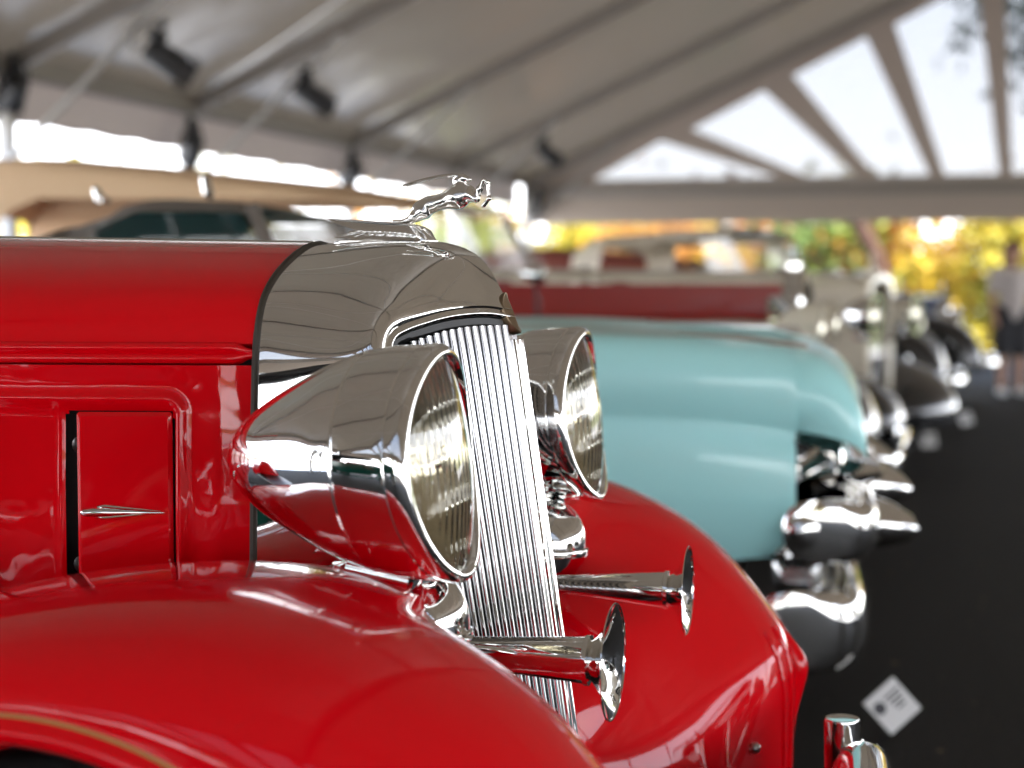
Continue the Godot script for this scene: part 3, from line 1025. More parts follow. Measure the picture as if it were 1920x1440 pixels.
func red_car() -> void:
	var car := thing("vintage_car", "bright red vintage car with chrome radiator shell and leaping animal mascot, in front", "car", Vector3.ZERO, 0.0, "")
	var jp := joint_profile()
	var op := opening_profile()
	var n: int = jp.size()
	# radiator shell: from the bonnet joint to the rolled edge of the grille opening
	obj("radiator_shell", mesh_of(func(mb):
		for s in [1, -1]:
			var rows := []
			for i in n:
				var row := PackedVector3Array()
				for t in 31:
					row.append(shell_point(i, n, jp[i], op[i], s, t / 30.0))
				# rolled bead, then the return into the opening
				var e: Vector3 = row[30]
				var g := on_grille(op[i].x * s + 0.0001 * s, op[i].y)
				var dirv := (g - e).normalized()
				var nrm := Vector3(0.88, 0.12, 0.46 * s)
				for q in [Vector2(0.003, -0.002), Vector2(0.0055, -0.0012), Vector2(0.0075, 0.0008), Vector2(0.0095, 0.0016), Vector2(0.0118, 0.0012), Vector2(0.014, -0.001), Vector2(0.0155, -0.006), Vector2(0.016, -0.02)]:
					row.append(e + dirv * q.x + nrm * q.y)
				rows.append(row)
			mb.grid(rows, false, false, Vector3(0.3, 0.5, s)), 50.0), M.chrome, car)
	obj("shell_gasket", mesh_of(func(mb):
		for s in [1, -1]:
			var pts := []
			for p in jp:
				pts.append(Vector3(JX - 0.001, p.y, p.x * s))
			mb.tube(pts, 0.0048, 8)), M.gasket, car)
	# grille: black well, fins, ridge strip
	var gr := obj("grille", mesh_of(func(mb):
		for s in [1, -1]:
			var rows := []
			for i in n:
				rows.append(PackedVector3Array([on_grille(op[i].x * s, op[i].y, -0.018), on_grille(0.0, op[i].y, -0.018)]))
			mb.grid(rows, false, false, Vector3(1, 0, 0))), M.gap, car)
	obj("grille_surround", mesh_of(func(mb):
		for s in [1, -1]:
			var rows := []
			for i in n:
				var a := on_grille((op[i].x) * s, op[i].y, -0.004)
				var w: float = lerpf(0.005, 0.0085, smoothstep(0.5, 0.7, float(i) / n))
				var ins := Vector2(-w, 0) if float(i) / n < 0.45 else (Vector2(0, -w) if float(i) / n > 0.6 else Vector2(-w * 0.7, -w * 0.7))
				var b := on_grille((maxf(op[i].x + ins.x, 0.0)) * s, op[i].y + ins.y, -0.004)
				rows.append(PackedVector3Array([a + Vector3(-0.015, 0, 0), a, b, b + Vector3(-0.02, 0, 0)]))
			mb.grid(rows, false, false, Vector3(1, 0, 0.2 * s))), M.black, gr)
	var bw := 0.0131
	for s in [1, -1]:
		for i in 15:
			var z0 := 0.0135 + bw * i
			# height range of this fin within the opening
			var ytop := 0.0
			var ybot := 9.0
			for q in 200:
				var fi := q / 199.0 * (n - 1.001)
				var a: Vector2 = op[int(fi)].lerp(op[int(fi) + 1], fi - int(fi))
				if a.x >= z0 + bw * 0.5:
					ytop = maxf(ytop, a.y)
					ybot = minf(ybot, a.y)
			if ytop <= 0.0:
				continue
			ytop -= 0.011
			ybot = maxf(ybot, 0.5)
			obj("grille_fin", mesh_of(func(mb):
				var rows := []
				for k in 15:
					var y := lerpf(ybot, ytop, k / 14.0)
					var squeeze := lerpf(1.0, 0.9, (1.134 - y) / 0.6)
					var zc: float = (z0 + bw * 0.5) * squeeze
					var row := PackedVector3Array()
					for p in [Vector2(-0.42, -0.014), Vector2(-0.4, -0.004), Vector2(-0.385, -0.0013), Vector2(-0.34, 0.0008), Vector2(-0.26, 0.0025), Vector2(-0.15, 0.0037), Vector2(-0.04, 0.0041), Vector2(0.07, 0.0037), Vector2(0.18, 0.0025), Vector2(0.26, 0.0008), Vector2(0.305, -0.0013), Vector2(0.32, -0.004), Vector2(0.34, -0.014)]:
						row.append(on_grille((zc + p.x * bw * squeeze) * s, y, p.y))
					rows.append(row)
				mb.grid(rows, false, false, Vector3(1, 0, 0.3 * s)), 60.0), M.fin, gr)
	obj("grille_ridge", mesh_of(func(mb):
		var rows := []
		for k in 21:
			var y := lerpf(0.46, 1.122, k / 20.0)
			var row := PackedVector3Array()
			for p in [Vector2(-0.008, -0.02), Vector2(-0.008, 0.001), Vector2(-0.0068, 0.0022), Vector2(-0.003, 0.0032), Vector2(-0.002, 0.0065), Vector2(0.0, 0.0074), Vector2(0.002, 0.0065), Vector2(0.003, 0.0032), Vector2(0.0068, 0.0022), Vector2(0.008, 0.001), Vector2(0.008, -0.02)]:
				row.append(Vector3(ridge_x(y) - GV * absf(p.x) * 0.6 + p.y, y, p.x))
			rows.append(row)
		mb.grid(rows, false, false, Vector3(1, 0, 0)), 40.0), M.chrome, gr)
	# round badge on the nose
	obj("badge", mesh_of(func(mb):
		var d := Vector3(0.93, 0.37, 0).normalized()
		var b: int = mb.lathe([Vector2(-0.01, 0.0), Vector2(-0.01, 0.029), Vector2(0.0005, 0.03), Vector2(0.002, 0.0285), Vector2(0.0008, 0.0265), Vector2(0.002, 0.0)], Vector3(-0.013, 1.158, 0), d, 36)
		mb.moved(b, func(p): return Vector3(p.x - 9.0 * p.z * p.z, p.y, p.z * 0.6)), 40.0), M.bronze, car)
	# bonnet top, both sides, with the piano hinge along the middle
	var ht := obj("bonnet_top", mesh_of(func(mb):
		for s in [1, -1]:
			var rows := []
			for i in 41:
				var x := lerpf(JX - 0.004, -1.5, i / 40.0)
				var kw := hood_half(x) / 0.243
				var row := PackedVector3Array()
				for j in range(20, n):
					var p: Vector2 = jp[j]
					row.append(Vector3(x, maxf(p.y, 1.121) + 0.02 * (JX - x) * smoothstep(1.12, 1.25, p.y), p.x * kw * s))
				rows.append(row)
			mb.grid(rows, false, false, Vector3(0, 1, 0.4 * s))), M.red, car)
	obj("bonnet_hinge", mesh_of(func(mb):
		mb.tube([Vector3(JX - 0.01, 1.2525, 0), Vector3(-0.8, 1.263, 0), Vector3(-1.5, 1.277, 0)], 0.004, 10)), M.satin, ht)
	# belt moulding between bonnet top and side
	for s in [1, -1]:
		obj("belt_moulding", mesh_of(func(mb):
			var rows := []
			for i in 60:
				var x := lerpf(JX - 0.005, -1.5, pow(i / 59.0, 1.6))
				var e := smoothstep(JX - 0.005, JX - 0.03, x)
				var z := hood_half(x) - 0.011
				var row := PackedVector3Array()
				for p in [Vector2(0.0, 1.1235), Vector2(0.004, 1.1225), Vector2(0.0085, 1.1195), Vector2(0.0095, 1.115), Vector2(0.0065, 1.111), Vector2(0.0055, 1.109), Vector2(0.009, 1.107), Vector2(0.0105, 1.1025), Vector2(0.009, 1.0985), Vector2(0.004, 1.0965), Vector2(-0.004, 1.0955), Vector2(-0.008, 1.094)]:
					row.append(Vector3(x, lerpf(1.109, p.y, 0.4 + 0.6 * e), (z + p.x * (0.2 + 0.8 * e)) * s))
				rows.append(row)
			mb.grid(rows, false, false, Vector3(0, 0, s)), 60.0), M.red, car)
	# bonnet sides with pressed relief and vent doors
	var noise := FastNoiseLite.new()
	noise.seed = 12
	noise.frequency = 5.0
	noise.fractal_octaves = 2
	for s in [1, -1]:
		var step := 0.0045 if s > 0 else 0.012
		var side := obj("bonnet_side", mesh_of(func(mb):
			var nx := int((JX - 0.004 + 1.5) / step)
			var ny := int((1.094 - 0.72) / step)
			var b: int = mb.v.size()
			for i in nx + 1:
				var x: float = lerpf(JX - 0.004, -1.5, float(i) / nx)
				for j in ny + 1:
					var y: float = lerpf(0.72, 1.094, float(j) / ny)
					var r := 0.0
					# raised border: along the top and down the front
					var dx := x + 0.402
					var dy := y - 1.034
					var q := Vector2(maxf(dx, 0.0), maxf(dy, 0.0)).length() if (dx > 0.0 or dy > 0.0) else maxf(dx, dy)
					var inside := q < 0.0
					r += 0.0065 * exp(-pow((q - 0.018) / 0.0065, 2.0))
					r -= 0.0035 * smoothstep(0.012, -0.004, q)
					# soft bulge ahead of the border, uneven hand-beaten metal
					r += 0.003 * smoothstep(0.03, 0.07, q) * (1.0 - smoothstep(-0.34, -0.3, x))
					r += 0.0016 * noise.get_noise_2d(x, y) * smoothstep(0.0, 0.03, absf(q - 0.018)) * (1.0 - smoothstep(-0.32, -0.295, x)) + 0.00012 * noise.get_noise_2d(x * 5.0, y * 5.0)
					# edge round each door opening
					var cx := fposmod(x + 0.392, 0.2365) - 0.2365
					var od := maxf(absf(cx + 0.0705) - 0.0705, y - 1.037)
					if inside or true:
						r += 0.003 * exp(-pow((od - 0.007) / 0.005, 2.0)) * smoothstep(0.02, 0.0, q)
					mb.v.append(Vector3(x, y, (hood_half(x) - 0.012 + 0.004 * sin((1.094 - y) * 7.0) + r) * s))
			var f0: int = mb.f.size()
			for i in nx:
				for j in ny:
					var x: float = lerpf(JX - 0.004, -1.5, (i + 0.5) / nx)
					var y: float = lerpf(0.72, 1.094, (j + 0.5) / ny)
					var k := int(floor((-0.392 - x) / 0.2365))
					var cx := fposmod(x + 0.392, 0.2365) - 0.2365
					if k >= 0 and k < 4 and cx > -0.141 and y < 1.037 and y > 0.77:
						var cr := Vector2(maxf(absf(cx + 0.0705) - 0.0585, 0.0), maxf(y - 1.025, 0.0))
						if cr.length() < 0.012:
							continue
					var p: int = b + i * (ny + 1) + j
					mb.f.append_array(PackedInt32Array([p, p + 1, p + ny + 2, p, p + ny + 2, p + ny + 1]))
			mb.orient(f0, Vector3(0, 0, s)), 60.0), M.red, car)
		# dark well behind the openings
		obj("engine_bay", mesh_of(func(mb): mb.box(Vector3(-0.93, 0.9, 0.3 * s), Vector3(1.1, 0.36, 0.005), 0.0, Basis(Vector3.UP, 0.159 * s))), M.gap, side)
		for k in 4:
			var xf := -0.392 - 0.2365 * k
			# the doors stand a little ajar at their rear edge
			var zc := hood_half(xf - 0.065) - 0.006
			var bas := Basis(Vector3.UP, (0.16 + 0.04) * s)
			var door := obj("vent_door", mesh_of(func(mb): mb.box(Vector3(xf - 0.0625, 0.9, zc * s), Vector3(0.123, 0.269, 0.012), 0.005, bas), 25.0), M.red, car)
			obj("catch", mesh_of(func(mb):
				for yy in [0.99, 0.835]:
					mb.lathe([Vector2(-0.004, 0.0), Vector2(-0.004, 0.011), Vector2(0.003, 0.011), Vector2(0.006, 0.006), Vector2(0.006, 0.0)], Vector3(xf - 0.131, yy, (zc - 0.012) * s), Vector3(0, 0, s), 14)), M.steel, side)
			var hc := Vector3(xf - 0.064, 0.907, (zc + 0.011) * s)
			obj("handle", mesh_of(func(mb):
				var ex := bas * Vector3(1, 0, 0)
				mb.tube([hc - ex * 0.052, hc - ex * 0.048, hc - ex * 0.036, hc - ex * 0.02, hc + ex * 0.01, hc + ex * 0.056], [0.0012, 0.005, 0.0068, 0.006, 0.0032, 0.0006], 12)
				mb.tube([hc - ex * 0.03 + Vector3(0, 0.007, 0), hc - ex * 0.02 + Vector3(0, 0.0078, 0), hc + ex * 0.052 + Vector3(0, 0.002, 0)], [0.001, 0.0032, 0.0006], 8)
				mb.tube([hc - ex * 0.03 - Vector3(0, 0.006, 0), hc - ex * 0.02 - Vector3(0, 0.007, 0), hc + ex * 0.03 - Vector3(0, 0.002, 0)], [0.001, 0.0028, 0.0006], 8)), M.chrome, door)

	# front fenders
	var crown := crv2([Vector2(0.303, 0.2), Vector2(0.309, 0.29), Vector2(0.311, 0.37), Vector2(0.312, 0.43), Vector2(0.314, 0.485), Vector2(0.315, 0.535), Vector2(0.311, 0.575), Vector2(0.3, 0.612), Vector2(0.272, 0.655), Vector2(0.212, 0.726), Vector2(0.16, 0.776), Vector2(0.1, 0.816), Vector2(0.03, 0.848), Vector2(-0.05, 0.871), Vector2(-0.16, 0.887), Vector2(-0.3, 0.884), Vector2(-0.45, 0.86), Vector2(-0.6, 0.815), Vector2(-0.76, 0.735), Vector2(-0.92, 0.62), Vector2(-1.05, 0.49), Vector2(-1.16, 0.38), Vector2(-1.3, 0.33)], 6)
	var din := func(c: Vector2) -> float:
		return lerpf(0.3, 0.055, smoothstep(0.3, -0.1, c.x)) if c.x > -0.4 else lerpf(0.055, 0.16, smoothstep(-0.4, -1.0, c.x))
	var inner_tab := []
	for c in crv2([Vector2(0.297, 0.2), Vector2(0.298, 0.28), Vector2(0.29, 0.37), Vector2(0.273, 0.455), Vector2(0.245, 0.54), Vector2(0.207, 0.62), Vector2(0.162, 0.695), Vector2(0.112, 0.757), Vector2(0.057, 0.808), Vector2(0.0, 0.844)], 6):
		var q: Vector2 = c - Vector2(-0.3, 0.36)
		inner_tab.append(Vector2(q.angle(), q.length()))
	var inner_r := func(a: float) -> float:
		return at_x(inner_tab, a) if a < 1.02 else 99.0
	for s in [1, -1]:
		var fe := obj("front_fender", mesh_of(func(mb): fender_mesh(mb, crown, Vector2(-0.3, 0.36), 0.43, 0.6, s, din, 0.3, 0.235, 28, inner_r), 60.0), M.red, car)
		for q in [[-0.16, 0.005], [-0.08, 0.0045]]:
			obj("fender_bead", mesh_of(func(mb):
				var pts := []
				for c in crown.slice(0, 47):
					var dir: Vector2 = (Vector2(-0.3, 0.36) - c).normalized()
					var ci: Vector2 = Vector2(-0.3, 0.36) - dir * minf((c - Vector2(-0.3, 0.36)).length(), inner_r.call((c - Vector2(-0.3, 0.36)).angle()))
					pts.append(fender_inner(c, ci, q[0], dir, din.call(c), 0.6, 0.3) * Vector3(1, 1, s))
				mb.tube(pts, q[1], 8)), M.red, fe)
		obj("fender_nose", mesh_of(func(mb):
			var pts := []
			for c in crv2([Vector2(0.27, 0.652), Vector2(0.299, 0.606), Vector2(0.318, 0.566), Vector2(0.312, 0.53), Vector2(0.3, 0.48), Vector2(0.294, 0.42), Vector2(0.294, 0.36), Vector2(0.297, 0.28), Vector2(0.292, 0.2)], 5):
				pts.append(Vector3(c.x, c.y, 0.615 * s))
			var rad := []
			for i in pts.size():
				rad.append(lerpf(0.004, 0.0165, smoothstep(0.0, 11.0, float(i))))
			mb.tube(pts, rad, 14, true, 1.0, Vector3(0, 0, 1))), M.red, fe)
		obj("pinstripe", mesh_of(func(mb):
			var pts := []
			for c in crown.slice(50, 112):
				var dir: Vector2 = (Vector2(-0.3, 0.36) - c).normalized()
				var d: float = (Vector2(-0.3, 0.36) - c).length() - 0.43 - 0.002
				pts.append(Vector3(c.x + dir.x * d, c.y + dir.y * d, 0.8365 * s))
			mb.tube(pts, 0.0022, 6)), M.gold, fe)
		obj("bolt", mesh_of(func(mb): mb.lathe([Vector2(-0.006, 0.0), Vector2(-0.006, 0.009), Vector2(0.005, 0.0088), Vector2(0.01, 0.005), Vector2(0.0115, 0.0)], Vector3(0.267, 0.468, 0.4335 * s), Vector3(0.75, 0.35, -0.55 * s), 12)), M.steel, fe)
		obj("apron", mesh_of(func(mb):
			var rows := []
			for i in 12:
				var x := lerpf(-0.08, -1.2, i / 11.0)
				rows.append(PackedVector3Array([Vector3(x, lerpf(0.55, 0.8, smoothstep(0.12, -0.1, x)), 0.31 * s), Vector3(x, lerpf(0.5, 0.77, smoothstep(0.12, -0.1, x)), 0.2 * s), Vector3(x, 0.4, 0.18 * s)]))
			mb.grid(rows, false, false, Vector3(0.1, 1, 0))), M.red, car)
		wheel(car, Vector3(-0.3, 0.36, 0.68 * s), 0.36, 0.16, s, M.chrome, M.cream)
		headlamp(car, s)
		trumpet(car, s)
	obj("front_apron", mesh_of(func(mb):
		var rows := []
		for i in 9:
			var z := lerpf(-0.31, 0.31, i / 8.0)
			rows.append(PackedVector3Array([Vector3(-0.12, 0.5, z), Vector3(-0.02, 0.42, z), Vector3(0.06, 0.34, z), Vector3(0.08, 0.25, z)]))
		mb.grid(rows, false, false, Vector3(1, 1, 0))), M.red, car)
	obj("undertray", mesh_of(func(mb): mb.box(Vector3(-0.7, 0.42, 0), Vector3(1.5, 0.06, 0.6), 0.01)), M.black, car)
	# bumper: rounded bar with post-like guards
	obj("bumper", mesh_of(func(mb):
		var rows := []
		for i in 33:
			var t := -1.0 + i / 16.0
			var z := t * 0.375
			var x := 0.458 - 0.02 * t * t
			var sc := 1.0 - 0.35 * smoothstep(0.92, 1.0, absf(t))
			var row := PackedVector3Array()
			for k in 16:
				var a := TAU * k / 16.0
				row.append(Vector3(x + 0.05 * cos(a) * sc, 0.455 + 0.062 * sin(a) * sc, z))
			rows.append(row)
		mb.grid(rows, true)
		mb.fan(rows[0], Vector3(0.438, 0.455, -0.383), Vector3(0, 0, -1))
		mb.fan(rows[32], Vector3(0.438, 0.455, 0.383), Vector3(0, 0, 1))), M.chrome, car)
	for s in [1, -1]:
		obj("bumper_guard", mesh_of(func(mb): mb.lathe([Vector2(0.0, 0.0), Vector2(0.0, 0.024), Vector2(0.17, 0.0265), Vector2(0.228, 0.0275), Vector2(0.232, 0.0255), Vector2(0.231, 0.0)], Vector3(0.405, 0.3, 0.405 * s), Vector3.UP, 28)), M.chrome, car)
		obj("bumper_iron", mesh_of(func(mb): mb.bar(Vector3(0.4, 0.42, 0.25 * s), Vector3(-0.3, 0.42, 0.25 * s), 0.03, 0.06, 0.005)), M.black, car)
	# cowl, windscreen and body behind the bonnet (left of the picture)
	obj("cowl", mesh_of(func(mb):
		for s in [1, -1]:
			var rows := []
			for i in 13:
				var x := lerpf(-1.502, -2.0, i / 12.0)
				var kw := hood_half(x) / 0.243
				var row := PackedVector3Array()
				for j in range(4, n):
					var p: Vector2 = jp[j]
					row.append(Vector3(x, p.y + 0.02 * (JX - x), p.x * kw * s))
				rows.append(row)
			mb.grid(rows, false, false, Vector3(0, 1, 0.4 * s))), M.red, car)
	obj("body", mesh_of(func(mb): body_tub(mb, -2.0, -3.9, 0.5, 0.7, 0.45, 1.17)), M.red, car)
	obj("windscreen_frame", mesh_of(func(mb):
		mb.tube([Vector3(-1.95, 1.2, 0.52), Vector3(-2.1, 1.6, 0.5), Vector3(-2.1, 1.6, -0.5), Vector3(-1.95, 1.2, -0.52)], 0.014, 8)), M.chrome, car)
	for s in [1, -1]:
		var rc := crv2([Vector2(-2.75, 0.34), Vector2(-2.85, 0.55), Vector2(-3.0, 0.74), Vector2(-3.25, 0.86), Vector2(-3.5, 0.85), Vector2(-3.75, 0.72), Vector2(-3.95, 0.5), Vector2(-4.05, 0.34)], 5)
		obj("rear_fender", mesh_of(func(mb): fender_mesh(mb, rc, Vector2(-3.4, 0.36), 0.4, 0.68, s, func(_c): return 0.06, 0.12, 0.17, 10)), M.red, car)
		obj("running_board", mesh_of(func(mb): mb.box(Vector3(-2.0, 0.33, 0.67 * s), Vector3(1.5, 0.05, 0.3), 0.01)), M.black, car)
		wheel(car, Vector3(-3.4, 0.36, 0.68 * s), 0.36, 0.16, s, M.chrome, M.cream)
	mascot(car)


func body_tub(mb: MB, x0: float, x1: float, w0: float, w1: float, y0: float, y1: float) -> void:
	for s in [1, -1]:
		var rows := []
		for i in 17:
			var t := i / 16.0
			var x := lerpf(x0, x1, t)
			var w := lerpf(w0, w1, smoothstep(0.0, 0.5, t)) * (1.0 - 0.35 * smoothstep(0.75, 1.0, t))
			var h := y1 - 0.1 * smoothstep(0.85, 1.0, t)
			rows.append(PackedVector3Array([Vector3(x, y0, (w - 0.05) * s), Vector3(x, lerpf(y0, y1, 0.4), w * s), Vector3(x, h - 0.06, w * s), Vector3(x, h - 0.01, (w - 0.01) * s), Vector3(x, h, (w - 0.04) * s), Vector3(x, h - 0.02, (w - 0.07) * s), Vector3(x, h - 0.3, (w - 0.08) * s), Vector3(x, y0 + 0.15, 0.0)]))
		mb.grid(rows, false, false, Vector3(0, 0.3, s))
	var b := PackedVector3Array()
	for p in [Vector2(y0, -1.0), Vector2(y1 - 0.12, -1.0), Vector2(y1 - 0.12, 1.0), Vector2(y0, 1.0)]:
		b.append(Vector3(x1, p.x, p.y * (w1 * 0.65 - 0.02)))
	mb.fan(b, Vector3(x1, (y0 + y1) / 2, 0), Vector3(-1, 0, 0))


func mascot(car: Node3D) -> void:
	var o := Vector3.ZERO
	# the leaping animal, one continuous body
	var t := obj("mascot", mesh_of(func(mb):
		var b := Blob.new()
		b.k = 0.003
		var c := func(x0: float, y0: float, z0: float, r0: float, x1: float, y1: float, z1: float, r1: float):
			b.cap(o + Vector3(x0, y0, z0), r0 * 1.14, o + Vector3(x1, y1, z1), r1 * 1.14)
		# trunk: rump, waist, deep chest
		c.call(-0.142, 1.2985, 0.0, 0.0105, -0.13, 1.304, 0.0, 0.0108)
		c.call(-0.13, 1.304, 0.0, 0.0105, -0.111, 1.309, 0.0, 0.0092)
		c.call(-0.111, 1.309, 0.0, 0.0094, -0.09, 1.3145, 0.0, 0.0148)
		c.call(-0.09, 1.3145, 0.0, 0.0148, -0.077, 1.319, 0.0, 0.0112)
		# neck and head
		c.call(-0.083, 1.322, 0.0, 0.0108, -0.0888, 1.334, 0.0, 0.0062)
		c.call(-0.0895, 1.338, 0.0, 0.0056, -0.083, 1.3398, 0.0, 0.0052)
		c.call(-0.083, 1.3395, 0.0, 0.005, -0.074, 1.338, 0.0, 0.0032)
		for s in [1, -1]:
			# ears, hind legs
			c.call(-0.0895, 1.3435, 0.0035 * s, 0.002, -0.101, 1.342, 0.006 * s, 0.0012)
			c.call(-0.138, 1.295, 0.0045 * s, 0.0092, -0.149, 1.289, 0.005 * s, 0.006)
			c.call(-0.149, 1.289, 0.005 * s, 0.006, -0.1575, 1.284, 0.0045 * s, 0.0038)
			c.call(-0.1575, 1.284, 0.0045 * s, 0.0036, -0.167, 1.2815, 0.0042 * s, 0.0026)
			c.call(-0.167, 1.2815, 0.0042 * s, 0.0025, -0.179, 1.2812, 0.0042 * s, 0.003)
			# fore legs folded in front of the chest
			c.call(-0.077, 1.3165, 0.0055 * s, 0.0078, -0.0645, 1.3115, 0.0045 * s, 0.004)
			c.call(-0.0645, 1.3115, 0.0045 * s, 0.0036, -0.059, 1.325, 0.0038 * s, 0.0028)
			c.call(-0.059, 1.325, 0.0038 * s, 0.0028, -0.0525, 1.3365, 0.0036 * s, 0.0022)
			c.call(-0.0525, 1.3365, 0.0036 * s, 0.0018, -0.0475, 1.334, 0.0034 * s, 0.0015)
			c.call(-0.0475, 1.334, 0.0034 * s, 0.0017, -0.0455, 1.312, 0.0032 * s, 0.0015)
			c.call(-0.0455, 1.312, 0.0032 * s, 0.0016, -0.0535, 1.3025, 0.003 * s, 0.0022)
		# foot on the base
		c.call(-0.166, 1.2815, 0.0, 0.0018, -0.158, 1.279, 0.0, 0.003)
		# tail
		c.call(-0.1425, 1.3035, 0.0, 0.0016, -0.146, 1.3055, 0.0, 0.001)
		b.mesh_into(mb, 0.00085, 6), 180.0), M.polish, car)
	t.set_meta("label", "chrome leaping antelope mascot with long swept horns on a winged base")
	obj("winged_base", mesh_of(func(mb):
		# low domed nose
		var rows := []
		for i in 15:
			var u := i / 14.0
			var x := lerpf(-0.119, -0.245, u)
			var h := 0.024 * sqrt(clampf(1.0 - pow(1.0 - minf(u / 0.3, 1.0), 2.0), 0.0, 1.0)) * (1.0 - 0.35 * smoothstep(0.3, 1.0, u))
			var w := 0.019 * sqrt(clampf(1.0 - pow(1.0 - minf(u / 0.3, 1.0), 2.0), 0.0, 1.0)) * (1.0 - 0.6 * smoothstep(0.35, 1.0, u))
			var row := PackedVector3Array()
			for k in 15:
				var a := PI * k / 14.0
				row.append(o + Vector3(x, 1.2545 + h * sin(a), w * cos(a)))
			rows.append(row)
		mb.grid(rows, false, false, Vector3.UP)
		mb.slab(PackedVector2Array([Vector2(-0.118, -0.004), Vector2(-0.124, -0.014), Vector2(-0.15, -0.022), Vector2(-0.255, -0.014), Vector2(-0.268, 0.0), Vector2(-0.255, 0.014), Vector2(-0.15, 0.022), Vector2(-0.124, 0.014), Vector2(-0.118, 0.004)]), 0.0, 0.003, Transform3D(Basis(Vector3(1, 0, 0), Vector3(0, 0, 1), Vector3(0, 1, 0)), o + Vector3(0, 1.2525, 0)))), M.polish, t)
	for s in [1, -1]:
		obj("wing", mesh_of(func(mb):
			# swept wing: two tips behind with a notch between, feather ribs along it
			var rows := []
			for i in 41:
				var u := i / 40.0
				var row := PackedVector3Array()
				for j in 25:
					var q := j / 24.0
					var yb := 1.2555
					var ytop := at_x([Vector2(-0.2704, 1.2861), Vector2(-0.2, 1.2806), Vector2(-0.157, 1.277), Vector2(-0.143, 1.2715), Vector2(-0.1335, 1.2635), Vector2(-0.13, 1.257)], lerpf(-0.2704, -0.13, u))
					var xl := lerpf(-0.2704, -0.13, u)
					# rear edge with a notch: shift the tips
					var rear := lerpf(-0.268, -0.2704, q) + 0.045 * pow(1.0 - absf(2.0 * q - 0.85) / 1.15, 1.2)
					var x := lerpf(rear, -0.13 - 0.004 * q, u)
					ytop = at_x([Vector2(-0.2704, 1.2861), Vector2(-0.2, 1.2806), Vector2(-0.157, 1.277), Vector2(-0.143, 1.2715), Vector2(-0.1335, 1.2635), Vector2(-0.13, 1.257)], x)
					var y := lerpf(yb + 0.004 * (1.0 - u), ytop, q)
					var z := 0.0205 - 0.009 * q * q + 0.003 * sin(PI * q) + 0.006 * (1.0 - u) - 0.012 * smoothstep(0.88, 1.0, u)
					z += 0.0007 * absf(sin(q * 24.0)) * smoothstep(0.02, 0.12, u) * smoothstep(0.97, 0.8, u) * sin(PI * q)
					z += 0.00035 * sin(x * 900.0 + q * 6.0) * sin(PI * q)
					row.append(o + Vector3(x, y, z * s))
				rows.append(row)
			var back := []
			for i in range(40, -1, -1):
				var row := PackedVector3Array()
				for p in rows[i]:
					row.append(p - Vector3(0, 0, 0.0025 * s))
				back.append(row)
			mb.grid(rows + back, false, true), 45.0), M.polish, t)
		obj("wing_edge", mesh_of(func(mb):
			var zz: float = 0.0125 * s
			mb.tube(crv3([o + Vector3(-0.2704, 1.2861, zz * 1.5), o + Vector3(-0.2, 1.281, zz * 1.3), o + Vector3(-0.157, 1.2775, zz), o + Vector3(-0.143, 1.272, zz), o + Vector3(-0.134, 1.264, zz), o + Vector3(-0.129, 1.2555, zz * 1.1)], 4), [0.0005, 0.0009, 0.0012, 0.0013, 0.0014, 0.0014, 0.0014, 0.0014, 0.0014, 0.0014, 0.0014, 0.0014, 0.0014, 0.0014, 0.0014, 0.0014, 0.0014, 0.0014, 0.0014, 0.0014, 0.0014], 8)), M.polish, t)
	for s in [1, -1]:
		obj("horn", mesh_of(func(mb):
			var pts := crv3([o + Vector3(-0.085, 1.3415, 0.0016 * s), o + Vector3(-0.093, 1.3432, 0.0025 * s), o + Vector3(-0.107, 1.3432, 0.004 * s), o + Vector3(-0.125, 1.3405, 0.006 * s), o + Vector3(-0.146, 1.3358, 0.0075 * s), o + Vector3(-0.1655, 1.3302, 0.0085 * s)], 10)
			var rad := []
			for i in pts.size():
				rad.append(lerpf(0.0028, 0.0012, float(i) / pts.size()) * (1.0 + 0.16 * (i % 2)))
			mb.tube(pts, rad, 8)), M.polish, t)


